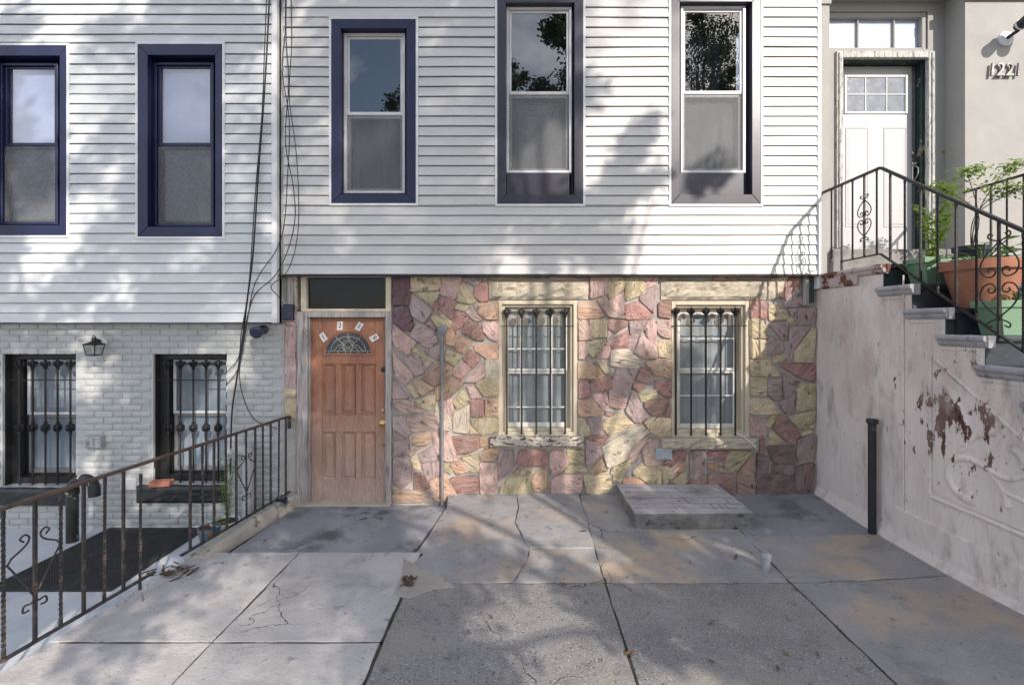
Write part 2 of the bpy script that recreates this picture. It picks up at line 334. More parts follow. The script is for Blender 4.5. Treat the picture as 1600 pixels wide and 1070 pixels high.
M['green_pot'] = mk('green_plastic', (0.19,0.31,0.205), 0.5, var=0.08)
M['soil'] = mk('soil', (0.06,0.045,0.035), 0.95, var=0.4, vs=20, bump=0.8, bs=40)
M['leaf_tree'] = leafmat('street_tree_leaf', (0.085,0.125,0.035))
M['leaf_pot'] = leafmat('pot_leaf', (0.10,0.19,0.045)); M['leaf_lime'] = leafmat('lime_leaf', (0.24,0.36,0.06))
M['bark'] = mk('bark', (0.10,0.08,0.065), 0.9, var=0.3, vs=9, bump=0.8, bs=18, stretch=(2,2,0.4))
WS = [(90, (0.50,0.49,0.49), 0.60, 0.68), (80, (0.07,0.07,0.075), 0.60, 0.69)]
def conc(name, base, var=0.16, patches=(), speck=WS, crack=0.8, **k):
    dk = tuple(x*0.52 for x in base); li = tuple(min(1,x*1.22) for x in base)
    fine = ((dk, 9.0, 0.60, 0.70), (li, 6.0, 0.58, 0.75), (tuple(x*0.45 for x in base), 38.0, 0.68, 0.71))
    m = mk(name, base, 0.85, var=var, vs=1.8, bump=0.5, bs=14, bump2=0.8, bs2=90, speck=speck, patches=tuple(patches)+fine, detail=10, spec=0.25, rnd=0.05, **k)
    t = m.node_tree; N = t.nodes; L = t.links; b = N['Principled BSDF']            # hairline cracks
    tc = N.new('ShaderNodeTexCoord'); oi = N.new('ShaderNodeObjectInfo'); nz = N.new('ShaderNodeTexNoise'); nz.inputs['Scale'].default_value = 5; nz.inputs['Detail'].default_value = 6
    L.new(tc.outputs['Object'], nz.inputs['Vector'])
    sc = N.new('ShaderNodeVectorMath'); sc.operation = 'MULTIPLY_ADD'; sc.inputs[1].default_value = (0.22,0.22,0.22); L.new(nz.outputs['Color'], sc.inputs[0]); L.new(tc.outputs['Object'], sc.inputs[2])
    ad = N.new('ShaderNodeVectorMath'); ad.operation = 'ADD'; L.new(sc.outputs[0], ad.inputs[0]); L.new(oi.outputs['Location'], ad.inputs[1])
    vo = N.new('ShaderNodeTexVoronoi'); vo.feature = 'DISTANCE_TO_EDGE'; vo.inputs['Scale'].default_value = crack; L.new(ad.outputs[0], vo.inputs['Vector'])
    n2 = N.new('ShaderNodeTexNoise'); n2.inputs['Scale'].default_value = 1.6; n2.inputs['Detail'].default_value = 3; L.new(ad.outputs[0], n2.inputs['Vector'])
    g = N.new('ShaderNodeMapRange'); g.inputs[1].default_value = 0.53; g.inputs[2].default_value = 0.68; g.inputs[3].default_value = 0.0; g.inputs[4].default_value = 0.0032; L.new(n2.outputs['Fac'], g.inputs[0])
    lt = N.new('ShaderNodeMath'); lt.operation = 'LESS_THAN'; L.new(vo.outputs['Distance'], lt.inputs[0]); L.new(g.outputs[0], lt.inputs[1])
    mx = N.new('ShaderNodeMix'); mx.data_type = 'RGBA'; mx.inputs[7].default_value = rgb(tuple(x*0.22 for x in base)); L.new(lt.outputs[0], mx.inputs[0])
    L.new(b.inputs['Base Color'].links[0].from_socket, mx.inputs[6]); L.new(mx.outputs[2], b.inputs['Base Color'])
    return m
M['conc_light'] = conc('light_concrete', (0.49,0.465,0.455), 0.12, speck=[(85,(0.56,0.54,0.52),0.62,0.74),(70,(0.2,0.19,0.19),0.63,0.73)], patches=[((0.35,0.33,0.325), 2.2, 0.50, 0.68), ((0.57,0.54,0.515), 1.1, 0.53, 0.8)])
M['conc_dark'] = conc('dark_concrete', (0.255,0.243,0.236), patches=[((0.32,0.285,0.245), 1.5, 0.53, 0.74), ((0.10,0.10,0.106), 2.4, 0.56, 0.8)])
M['conc_mid'] = conc('mid_concrete', (0.305,0.297,0.30), speck=[(85,(0.46,0.45,0.44),0.63,0.73),(70,(0.1,0.1,0.1),0.64,0.73)], patches=[((0.45,0.355,0.27), 1.6, 0.49, 0.66), ((0.16,0.16,0.165), 2.3, 0.57, 0.75)])
M['conc_blue'] = conc('blue_grey_concrete', (0.26,0.265,0.285), speck=[(85,(0.42,0.42,0.44),0.66,0.76)], patches=[((0.125,0.125,0.135), 2.0, 0.50, 0.62), ((0.36,0.35,0.36), 4, 0.57, 0.66)])
M['conc_patch'] = conc('cement_patch', (0.36,0.33,0.30), speck=[(150,(0.2,0.2,0.2),0.7,0.8)])
M['kerb'] = mk('cracked_kerb', (0.42,0.385,0.34), 0.85, var=0.15, vs=4, bump=0.4, bs=14, bump2=0.5, bs2=80, patches=[((0.20,0.185,0.165), 5, 0.57, 0.61)])
M['dirt'] = mk('joint_dirt', (0.055,0.05,0.04), 0.95, var=0.4, vs=12, bump=0.6, bs=60, patches=[((0.06,0.075,0.025), 8, 0.58, 0.7)])
M['yard'] = mk('painted_yard', (0.55,0.56,0.58), 0.7, var=0.1, vs=2, bump=0.2, bs=20, patches=[((0.36,0.39,0.45), 3.2, 0.5, 0.75), ((0.25,0.25,0.26), 14, 0.66, 0.72)])
M['rubber'] = mk('black_rubber', (0.035,0.033,0.032), 0.8, var=0.2, vs=6, patches=[((0.11,0.10,0.09), 5, 0.58, 0.8)])
M['hatch'] = mk('hatch_paint', (0.42,0.40,0.41), 0.8, var=0.15, vs=4, bump=0.4, bs=16, bump2=0.5, bs2=90, patches=[((0.13,0.125,0.125), 16, 0.60, 0.66), ((0.22,0.21,0.21), 3, 0.52, 0.7), ((0.47,0.45,0.46), 5, 0.6, 0.7)])
M['hatch_side'] = mk('hatch_side', (0.20,0.195,0.19), 0.85, var=0.3, vs=6, bump=0.9, bs=12, bdist=0.04, patches=[((0.06,0.06,0.06), 11, 0.57, 0.63), ((0.17,0.16,0.15), 4, 0.5, 0.65)], stretch=(0.8,1,1.2))
M['pvc'] = mk('white_pvc', (0.30,0.31,0.335), 0.45, var=0.1, vs=8, patches=[((0.5,0.42,0.3), 12, 0.6, 0.66)])
M['black_pipe'] = mk('black_pipe', (0.025,0.025,0.027), 0.45, var=0.3, vs=8, bump=0.3, bs=20, patches=[((0.5,0.5,0.48), 6, 0.60, 0.62)])
M['grey_pipe'] = mk('grey_pipe', (0.20,0.20,0.21), 0.5, var=0.15, vs=10)
M['box_grey'] = mk('grey_box', (0.36,0.40,0.46), 0.5, var=0.15, vs=12, patches=[((0.55,0.56,0.56), 14, 0.6, 0.7)])
M['red_brick'] = mk('red_brick', (0.36,0.14,0.10), 0.9, var=0.25, vs=15, bump=0.6, bs=40, patches=[((0.5,0.42,0.38), 14, 0.55, 0.65)])
M['blue_pot'] = mk('blue_glaze', (0.07,0.17,0.27), 0.3, var=0.2, vs=10, patches=[((0.40,0.15,0.07), 9, 0.52, 0.56)])
M['plate_white'] = mk('plate_white', (0.72,0.72,0.70), 0.5, var=0.04); M['ink'] = mk('black_ink', (0.012,0.012,0.015), 0.5)
M['lead'] = mk('lead_came', (0.62,0.58,0.42), 0.35, metal=0.5, var=0.1)
M['dead_leaf'] = mk('dead_leaf', (0.17,0.095,0.05), 0.8, var=0.4, vs=20, rnd=0.25)
M['leaf_wet'] = mk('rotten_leaf', (0.075,0.05,0.03), 0.8, var=0.4, vs=20)
M['asphalt'] = mk('asphalt', (0.05,0.05,0.052), 0.9, var=0.2, vs=2, bump=0.4, bs=60)
M['lamp_glass'] = glass('lamp_glass', (0.8,0.8,0.78), 1.5)
# ------------------------------------------------------------------ the setting: ground, patio, courtyard
MB().box(-400,400,-400,60,-0.9,-0.62).build('ground', M['asphalt'], kind='structure')
MB().box(-40,40,-8.6,-5.65,-0.62,-0.03).build('pavement', M['conc_mid'], origin=(0,-7,0), kind='structure')
MB().box(-60,60,-17,-8.75,-0.62,-0.16).build('road', M['asphalt'], origin=(0,-12,0), kind='structure')
MB().box(-40,40,-20,-17.15,-0.62,-0.03).build('far_pavement', M['conc_mid'], origin=(0,-18,0), kind='structure')
def railx(y): return -2.55+0.125*y            # line of the left railing
yard = MB().box(-9,-2.5,-5.6,0.0,-0.6,-0.31).build('courtyard_floor', M['yard'], origin=(-5,-2,-0.31), kind='structure')
pb = MB()
pb.prism([(0,0)]*3, 0, 0) if 0 else None
pts = [(railx(0)-0.02,0.0),(3.3,0.0),(3.3,-5.6),(railx(-5.6)-0.1,-5.6)]
n = len(pts)
pb.add([(x,y,-0.10) for x,y in pts]+[(x,y,-0.6) for x,y in pts], [(0,1,2,3),(7,6,5,4)]+[(i,n+i,n+(i+1)%n,(i+1)%n) for i in range(n)])
patio = pb.build('patio', M['dirt'], origin=(0,-2.5,0), kind='structure')
def cl(a, lo=0.0, hi=1.0): return max(lo, min(hi, a))
def gz(x, y):
    if x < -0.80:
        return 0.0 if y < -1.17 else -0.03
    z = 0.078*(1-cl(-y/1.66))
    z += 0.10*cl((x-1.9)/1.35)**1.5*cl((-y-0.7)/1.7)
    return z
def jag(poly, seg=0.07, amp=0.004, seed=0):
    out = []; n = len(poly)
    for i in range(n):
        a, b = Vector(poly[i]), Vector(poly[(i+1)%n]); L = (b-a).length; k = max(1, int(L/seg))
        nn = Vector((-(b-a).y, (b-a).x))/max(L,1e-6)
        for q in range(k):
            p = a.lerp(b, q/k)
            if q: p = p+nn*amp*2*noise.noise(Vector((p.x*6+seed, p.y*6, seed)))
            else: p = p+Vector((random.uniform(-1,1), random.uniform(-1,1)))*amp*0.5
            out.append(p)
    return out
def slab(poly, mat, zf=None, dz=0.0, seed=0, gap=0.008, amp=0.005, name='slab', thick=0.09):
    cx = sum(p[0] for p in poly)/len(poly); cy = sum(p[1] for p in poly)/len(poly)
    P = jag(poly, amp=amp, seed=seed); n = len(P); c = Vector((cx, cy)); zf = zf or gz
    def shrink(p, g):
        d = (c-p); return p+d.normalized()*g
    mb = MB()
    r0 = [shrink(p, gap) for p in P]; r1 = [shrink(p, gap+0.003) for p in P]; r2 = [shrink(p, gap+0.02) for p in P]
    vs = [(p.x,p.y,zf(p.x,p.y)+dz-thick) for p in r0]+[(p.x,p.y,zf(p.x,p.y)+dz-0.004) for p in r0]+[(p.x,p.y,zf(p.x,p.y)+dz-0.001) for p in r1]+[(p.x,p.y,zf(p.x,p.y)+dz) for p in r2]
    fs = []
    for i in range(n):
        j = (i+1)%n
        for k in range(3): fs.append((k*n+i,k*n+j,(k+1)*n+j,(k+1)*n+i))
    fs.append(tuple(3*n+i for i in range(n)))
    mb.add(vs, fs)
    return mb.build(name, mat, patio, origin=(cx,cy,0), smooth=True)
XL = lambda y: railx(y)-0.06
A_, B_, C_, J_ = -0.855, 0.63, 2.03, -1.9
yb, yl = -1.66, -2.32
# pale slabs on the left
slab([(XL(-1.18)+0.0,-1.18),(J_,-1.18),(J_,yl),(XL(yl),yl)], M['conc_light'], seed=1)
slab([(J_,-1.18),(A_,-1.18),(A_-0.01,yl),(J_,yl)], M['conc_light'], seed=2)
slab([(XL(yl),yl),(J_,yl),(J_,-3.8),(XL(-3.8),-3.8)], M['conc_light'], seed=3)
slab([(J_,yl),(A_-0.01,yl),(A_,-3.8),(J_,-3.8)], M['conc_light'], seed=4)
slab([(XL(-3.8),-3.8),(A_,-3.8),(A_,-5.6),(XL(-5.6),-5.6)], M['conc_light'], seed=5)
# door pad, lower
slab([(-2.47,-0.02),(-0.82,-0.02),(-0.86,-0.5),(-0.93,-0.95),(-0.98,-1.18),(-2.56,-1.18)], M['conc_blue'], zf=lambda x,y:-0.045+0.0*y, seed=6)
# dark slabs
slab([(-0.80,0.0),(-0.06,0.0),(-0.03,-0.35),(-0.06,-0.7),(0.02,-1.02),(0.07,-1.17),(0.05,-1.32),(-0.07,yb),(A_+0.02,yb),(-0.92,-1.2),(-0.86,-0.6)], M['conc_mid'], seed=7, gap=0.002, amp=0.009)
slab([(-0.06,0.0),(B_,0.0),(B_,-1.17),(0.07,-1.17),(0.02,-1.02),(-0.06,-0.7),(-0.03,-0.35)], M['conc_mid'], dz=0.012, seed=8, gap=0.002, amp=0.006)
slab([(0.07,-1.17),(B_,-1.17),(B_,yb),(-0.07,yb),(0.05,-1.32)], M['conc_mid'], seed=9, gap=0.003, amp=0.009)
slab([(B_,0.0),(C_,0.0),(C_,-0.85),(B_,-0.85)], M['conc_mid'], seed=10, gap=0.003)
slab([(B_,-0.85),(C_,-0.85),(C_,yb),(B_,yb)], M['conc_mid'], dz=-0.002, seed=11, gap=0.003)
slab([(C_,0.0),(3.32,0.0),(3.32,-0.95),(C_,-0.95)], M['conc_blue'], seed=12, gap=0.003)
slab([(C_,-0.95),(3.32,-0.95),(3.32,yb),(C_,yb)], M['conc_mid'], dz=0.002, seed=13, gap=0.003)
slab([(A_,yb),(B_,yb),(B_,-3.3),(A_,-3.3)], M['conc_dark'], seed=14)
slab([(B_,yb),(C_,yb),(C_,-3.3),(B_,-3.3)], M['conc_dark'], seed=15)
slab([(C_,yb),(3.32,yb),(3.32,-3.3),(C_,-3.3)], M['conc_mid'], seed=16)
for i, (a, b) in enumerate(((A_,B_),(B_,C_),(C_,3.32))):
    slab([(a,-3.3),(b,-3.3),(b,-5.6),(a,-5.6)], M['conc_dark'], seed=17+i)
# dirt packed into the joints, just below the surface
jf = MB()
def strip(p, q, w=0.014, n=12):
    p, q = Vector(p), Vector(q); t = (q-p).normalized(); s_ = Vector((-t.y,t.x))*w; vs = []
    for i in range(n+1):
        c = p.lerp(q,i/n); z = min(gz(c.x-0.02,c.y-0.02),gz(c.x+0.02,c.y+0.02),gz(c.x+0.02,c.y-0.02),gz(c.x-0.02,c.y+0.02))-0.006
        vs += [(c.x+s_.x,c.y+s_.y,z),(c.x-s_.x,c.y-s_.y,z)]
    jf.add(vs, [(2*i,2*i+1,2*i+3,2*i+2) for i in range(n)])
strip((A_,yb),(A_,-5.5)); strip((B_,-0.02),(B_,-5.5)); strip((C_,-0.02),(C_,-5.5)); strip((J_,-1.2),(J_,-3.8)); strip((A_,yb),(3.25,yb)); strip((railx(yl),yl),(A_,yl)); strip((A_,-1.2),(A_,yb))
jf.build('joint_fill', M['dirt'], patio)
# cement patch where the pale and dark slabs meet
slab([(-0.99,-1.28),(-0.80,-1.45),(-0.60,-1.60),(-0.50,-1.72),(-0.66,-1.76),(-0.80,-1.86),(-0.92,-1.82),(-0.93,-1.55)], M['conc_patch'], zf=lambda x,y:0.007, seed=31, name='cement_patch', thick=0.03, amp=0.012, gap=0.0)
# rubbish filled hole in that patch
hb = MB()
for i in range(26):
    x, y = random.uniform(-0.90,-0.80), random.uniform(-1.74,-1.60); a = random.uniform(0,3.1); l = random.uniform(0.012,0.03)
    d = Vector((math.cos(a),math.sin(a),random.uniform(-0.1,0.5)))*l; e = Vector((-math.sin(a),math.cos(a),0.2))*l*0.5
    p = Vector((x,y,0.012+random.uniform(0,0.008)))
    hb.add([p-d,p-e,p+d,p+e],[(0,1,2,3)])
hb.build('leaf_litter', M['leaf_wet'], origin=(-0.85,-1.67,0), label='dark clump of rotted leaf litter in the cement patch between slabs', cat='leaf litter', kind='stuff')
# kerb beside the door pad, under the railing
kb = MB()
N_ = 14
prof = lambda y,k: [(railx(y)-0.09,-0.31),(railx(y)-0.09,0.045+k),(railx(y)-0.06,0.07+k),(railx(y)+0.055,0.075+k),(railx(y)+0.085,0.05+k),(railx(y)+0.10,-0.06)]
vs = []; fs = []
for i in range(N_+1):
    y = -1.30*i/N_; k = 0.015*noise.noise(Vector((y*5,2,1)))-0.055*max(0,(i/N_-0.55))*1.6
    vs += [(x+0.012*noise.noise(Vector((y*7,z*9,3))),y,z) for x,z in prof(y,k)]
for i in range(N_):
    for q in range(5): fs.append((i*6+q,i*6+q+1,(i+1)*6+q+1,(i+1)*6+q))
fs += [tuple(range(6)), tuple(N_*6+q for q in range(5,-1,-1))]
kb.add(vs, fs).build('kerb', M['kerb'], origin=(-2.6,-0.6,0), kind='structure', smooth=True)

# ------------------------------------------------------------------ house building helpers
def wallmesh(mb, x0, x1, z0, z1, y0, y1, holes):
    xs = sorted({x0,x1,*[h[0] for h in holes],*[h[1] for h in holes]}); zs = sorted({z0,z1,*[h[2] for h in holes],*[h[3] for h in holes]})
    xs = [x for x in xs if x0 <= x <= x1]; zs = [z for z in zs if z0 <= z <= z1]
    def solid(i, j):
        if i < 0 or j < 0 or i >= len(xs)-1 or j >= len(zs)-1: return False
        cx, cz = (xs[i]+xs[i+1])/2, (zs[j]+zs[j+1])/2
        return not any(h[0] < cx < h[1] and h[2] < cz < h[3] for h in holes)
    for i in range(len(xs)-1):
        for j in range(len(zs)-1):
            if not solid(i, j): continue
            a, b, c, d = xs[i], xs[i+1], zs[j], zs[j+1]
            mb.add([(a,y0,c),(b,y0,c),(b,y0,d),(a,y0,d)],[(0,1,2,3)]); mb.add([(a,y1,c),(a,y1,d),(b,y1,d),(b,y1,c)],[(0,1,2,3)])
            if not solid(i-1,j): mb.add([(a,y0,c),(a,y0,d),(a,y1,d),(a,y1,c)],[(0,1,2,3)])
            if not solid(i+1,j): mb.add([(b,y0,c),(b,y1,c),(b,y1,d),(b,y0,d)],[(0,1,2,3)])
            if not solid(i,j-1): mb.add([(a,y0,c),(a,y1,c),(b,y1,c),(b,y0,c)],[(0,1,2,3)])
            if not solid(i,j+1): mb.add([(a,y0,d),(b,y0,d),(b,y1,d),(a,y1,d)],[(0,1,2,3)])
    return mb
EXPO = 0.1075
def siding(house, x0, x1, zb, zt, yface, rects, mat, seams):
    sd = MB().box(x0,x1,yface+0.028,yface+0.034,zt-0.02,zt).build('siding', mat, house, origin=((x0+x1)/2,yface,zb))
    def piece(a, b, za, zc, c0):
        # board profile between heights za..zc of the course starting at c0
        f = lambda z: yface-0.021+0.016*(z-c0)/EXPO
        if zc-za < 0.012 or b-a < 0.02: return
        mb = MB(); w = random.uniform(-0.0012,0.0012)
        low = za <= c0+0.001; high = zc >= c0+EXPO-0.001
        zt2 = zc-0.015 if high and zc-za > 0.04 else zc
        pr = [(yface+0.022,za),(f(za)+w,za),(f((za+zt2)/2)+w+0.0015,(za+zt2)/2),(f(zt2)+w,zt2)]
        if zt2 < zc: pr += [(yface+0.010,zt2+0.002),(yface+0.012,zc)]
        pr += [(yface+0.022,zc)]
        if low: pr = [(yface+0.022,za+0.004),(yface+0.013,za+0.003),(yface-0.013,za+0.002),(yface-0.014,za-0.006),(yface-0.019+w,za-0.0065),(f(za)+w,za-0.003)]+pr[2:]
        k = max(1, int((b-a)/0.35)); n = len(pr); vs = []; fs = []
        for i in range(k+1):
            x = a+(b-a)*i/k; wz = 0.006*noise.noise(Vector((x*0.9,c0*3,5))); wy = 0.003*noise.noise(Vector((x*1.6,c0*9,9)))
            vs += [(x,y+wy,z+(wz if low or 1 else 0)) for y,z in pr]
        for i in range(k):
            for q in range(n-1): fs.append((i*n+q,i*n+q+1,(i+1)*n+q+1,(i+1)*n+q))
        fs += [tuple(range(n)), tuple(k*n+q for q in range(n-1,-1,-1))]
        mb.add(vs, fs).build('siding_board', mat, sd, origin=((a+b)/2,yface,za))
    c = 0
    while zb+c*EXPO < zt-0.01:
        z0 = zb+c*EXPO; z1 = z0+EXPO; c += 1
        cuts = sorted({z0,z1,*[z for r in rects for z in (r[2],r[3]) if z0 < z < z1]})
        bands = []
        for za, zc in zip(cuts, cuts[1:]):
            zm = (za+zc)/2; iv = [(x0,x1)]
            for r in rects:
                if r[2] < zm < r[3]:
                    iv = [q for a, b in iv for q in ((a,min(b,r[0])),(max(a,r[1]),b)) if q[1]-q[0] > 0.02]
            bands.append([za,zc,iv])
        # merge bands with identical intervals
        mg = [bands[0]]
        for q in bands[1:]:
            if q[2] == mg[-1][2]: mg[-1][1] = q[1]
            else: mg.append(q)
        for za, zc, iv in mg:
            for a, b in iv:
                sm = [s for s in seams[((c//2)*5)%len(seams)] if a+0.3 < s < b-0.3] if seams else []
                pp = [a]+sm+[b]
                for p, q in zip(pp, pp[1:]): piece(p+0.0006, q-0.0006, za, zc, z0)
    return sd
def blind(parent, x0, x1, z0, z1, y, mat, sg=1):
    mb = MB(); z = z1
    while z > z0:
        mb.add([(x0,y-0.006,z+0.011*sg),(x1,y-0.006,z+0.011*sg),(x1,y+0.006,z-0.011*sg),(x0,y+0.006,z-0.011*sg)],[(0,1,2,3)]); z -= 0.0215
    return mb.build('blind', mat, parent)
def curtain(parent, x0, x1, z0, z1, y, mat, folds=7, amp=0.02, name='curtain'):
    mb = MB(); k = folds*6; vs = []; fs = []
    for i in range(k+1):
        x = x0+(x1-x0)*i/k; d = amp*math.sin(i/6*2*math.pi+math.sin(i*0.3))
        vs += [(x,y+d,z0),(x,y+d*0.8,z1)]
    fs = [(2*i,2*i+2,2*i+3,2*i+1) for i in range(k)]
    return mb.add(vs, fs).build(name, mat, parent, smooth=True)
def frame4(mb, x0, x1, z0, z1, w, y0, y1, wb=None, wt=None):
    wb = wb or w; wt = wt or w
    mb.cbox(x0,x0+w,y0,y1,z0,z1); mb.cbox(x1-w,x1,y0,y1,z0,z1)
    mb.cbox(x0+w+0.0005,x1-w-0.0005,y0+0.0015,y1,z0,z0+wb); mb.cbox(x0+w+0.0005,x1-w-0.0005,y0+0.0015,y1,z1-wt,z1); return mb
def upper_window(house, out, inn, frm, yt, trim, fcol, sash, content, rail, yrec=0.10):
    """out/inn/frm: px rects (x0,y0,x1,y1) of trim outside, opening, window frame; yt: trim plane"""
    X0,X1,Z1,Z0 = PX(out[0],yt),PX(out[2],yt),PZ(out[1],yt),PZ(out[3],yt)
    a0,a1,b1,b0 = PX(inn[0],yt),PX(inn[2],yt),PZ(inn[1],yt),PZ(inn[3],yt)
    wn = empty('window', ((X0+X1)/2,yt,Z0), house)
    j = 0.026
    for (p,q,r,s) in ((X0-j,X1+j,Z0-j,Z0),(X0-j,X1+j,Z1,Z1+j)): MB().cbox(p,q,yt-0.012,yt+0.05,r,s,0.003).build('channel', M['white_trim'], wn)
    for (p,q) in ((X0-j,X0),(X1,X1+j)): MB().cbox(p,q,yt-0.013,yt+0.05,Z0+0.0005,Z1-0.0005,0.003).build('channel', M['white_trim'], wn)
    g = 0.0012
    quads = [[(X0,Z0),(X1,Z0),(a1,b0),(a0,b0)],[(X1,Z0+g),(X1,Z1-g),(a1,b1-g),(a1,b0+g)],[(X1,Z1),(X0,Z1),(a0,b1),(a1,b1)],[(X0,Z1-g),(X0,Z0+g),(a0,b0+g),(a0,b1-g)]]
    for i, q in enumerate(quads): MB().prism(q, yt-0.008-0.0015*(i%2), yt+0.045).build('trim_board', trim, wn, bevel=0.004)
    yr = yt+yrec
    ln = MB(); e = 0.004                                              # reveal lining
    ln.box(a0-0.05,a0,yt+0.05,yr+0.08,b0-0.05,b1+0.05).box(a1,a1+0.05,yt+0.05,yr+0.08,b0-0.05,b1+0.05)
    ln.box(a0+e*0,a1,yt+0.0455,yr+0.08,b1,b1+0.05).box(a0,a1,yt+0.0455,yr+0.08,b0-0.05,b0)
    ln.build('reveal', trim, wn)
    # window unit: depth-corrected px so that it lands where the photo shows it
    f0,f1,g1,g0 = PX(frm[0],yr),PX(frm[2],yr),PZ(frm[1],yr),PZ(frm[3],yr)
    f0 = max(f0,a0+0.002); f1 = min(f1,a1-0.002); g1 = min(g1,b1-0.002)
    bk = MB()
    if g0 > b0+0.03: bk.cbox(a0+0.001,f1-0.03,yr-0.055,yr+0.03,b0+0.001,g0-0.002)
    else: g0 = max(g0, b0+0.002)
    if f0-a0 > 0.006: bk.box(a0+0.001,f0,yr+0.012,yr+0.06,b0+0.001,b1-0.001)
    if a1-f1 > 0.006: bk.box(f1,a1-0.001,yr+0.012,yr+0.06,b0+0.001,b1-0.001)
    if b1-g1 > 0.006: bk.box(f0+0.001,f1-0.001,yr+0.0125,yr+0.06,g1,b1-0.001)
    if bk.v: bk.build('panel', trim, wn, bevel=0.003)
    fw = 0.030
    frame4(MB(), f0,f1,g0,g1, fw, yr-0.035, yr+0.05).build('frame', fcol, wn)
    zm = PZ(rail, yr)
    s0,s1 = f0+fw,f1-fw
    # upper sash sits outside, lower sash inside with its screen
    frame4(MB(), s0+0.001,s1-0.001,zm-0.02,g1-fw-0.001, 0.026, yr-0.012, yr+0.012, 0.036).build('sash', sash, wn)
    frame4(MB(), s0+0.001,s1-0.001,g0+fw+0.001,zm-0.021, 0.032, yr+0.006, yr+0.03, 0.036, 0.03).build('sash', sash, wn)
    MB().box(s0+0.025,s1-0.025,yr-0.002,yr+0.001,zm+0.014,g1-fw-0.025).build('pane', content['g1'], wn)
    MB().box(s0+0.031,s1-0.031,yr+0.017,yr+0.020,g0+fw+0.034,zm-0.05).build('pane', content['g2'], wn)
    if content.get('screen'):
        MB().box(s0+0.004,s1-0.004,yr-0.0085,yr-0.0075,g0+fw+0.004,zm-0.024).build('screen', M['screen'], wn)
    yb_ = yr+0.10
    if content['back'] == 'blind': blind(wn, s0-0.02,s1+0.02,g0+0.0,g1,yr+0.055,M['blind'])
    elif content['back'] == 'curtain':
        curtain(wn, s0-0.03,s1+0.03,g0,zm-0.01,yb_-0.03,M['curtain'],4,0.006,'shade'); curtain(wn, s0-0.03,s1+0.03,zm,g1,yb_+0.10,M['curtain_dark'])
    elif content['back'] == 'dark': curtain(wn, s0-0.03,s1+0.03,g0,g1,yb_+0.04,M['curtain_dark'])
    MB().box(f0-0.05,f1+0.05,yb_+0.22,yb_+0.24,g0-0.05,g1+0.05).build('room_backing', M['room'], wn)
    return wn, (X0-j,X1+j,Z0-j,Z1+j), (X0+0.03,X1-0.03,Z0+0.03,Z1-0.03)
# ------------------------------------------------------------------ cast iron window bars
def rod_profile(z0, z1, r): return [(r,z0),(r,z1)]
def ornament(mb, c, s=1.0):
    x, y, z = c
    mb.lathe([(0.011*s,-0.030*s),(0.018*s,-0.024*s),(0.011*s,-0.017*s),(0.021*s,-0.009*s),(0.012*s,0.0),(0.018*s,0.012*s),(0.023*s,0.030*s),(0.013*s,0.052*s),(0.017*s,0.062*s),(0.004*s,0.078*s)], c, 10)
    for k in range(6):
        a = k*math.pi/3+0.3; d = Vector((math.cos(a),math.sin(a),0))
        p = [Vector(c)+d*0.010*s+Vector((0,0,0.004*s)), Vector(c)+d*0.031*s+Vector((0,0,0.026*s)), Vector(c)+d*0.040*s+Vector((0,0,0.046*s)), Vector(c)+d*0.030*s+Vector((0,0,0.056*s)), Vector(c)+d*0.022*s+Vector((0,0,0.048*s))]
        mb.tube(p, [0.010*s,0.012*s,0.009*s,0.007*s,0.004*s], 6)
    return mb
def knot(mb, c, s=1.0):
    mb.lathe([(0.010,-0.075*s),(0.019*s,-0.060*s),(0.013*s,-0.045*s),(0.022*s,-0.022*s),(0.028*s,0.0),(0.022*s,0.022*s),(0.013*s,0.045*s),(0.019*s,0.060*s),(0.010,0.075*s)], c, 10)
    for k in range(6):
        a = k*math.pi/3; d = Vector((math.cos(a),math.sin(a),0))
        for sg in (-1,1):
            p = [Vector(c)+d*0.014*s+Vector((0,0,sg*0.040*s)), Vector(c)+d*0.030*s+Vector((0,0,sg*0.022*s)), Vector(c)+d*0.040*s+Vector((0,0,sg*0.004*s))]
            mb.tube(p, [0.006*s,0.010*s,0.006*s], 6)
    return mb
def grille(house, xs, ytop, ybot, yrod, xr, Y, mat, mid=None, r=0.0108):
    x_c = PX(sum(xs)/len(xs),Y); zb = PZ(ybot,Y); zt = PZ(ytop,Y)
    g = MB().tube([(PX(xr[0],Y),Y-0.012,PZ(yrod,Y)),(PX(xr[1],Y),Y-0.012,PZ(yrod,Y))], 0.006, 8).build('window_grille', mat, house, origin=(x_c,Y,zb), smooth=True)
    first = None
    for q in xs:
        x = PX(q,Y)
        if first is None:
            mb = MB().tube([(x,Y,zb),(x,Y,zt-0.02)], r, 8)
            ornament(mb, (x,Y,zt-0.072), 1.05)
            if mid: knot(mb, (x,Y,PZ(mid,Y)), 1.0)
            first = mb.build('bar', mat, g, origin=(x,Y,zb), smooth=True)
        else: share(first, 'bar', g, (x,Y,zb), rot=(0,0,random.uniform(-0.4,0.4)))
    return g
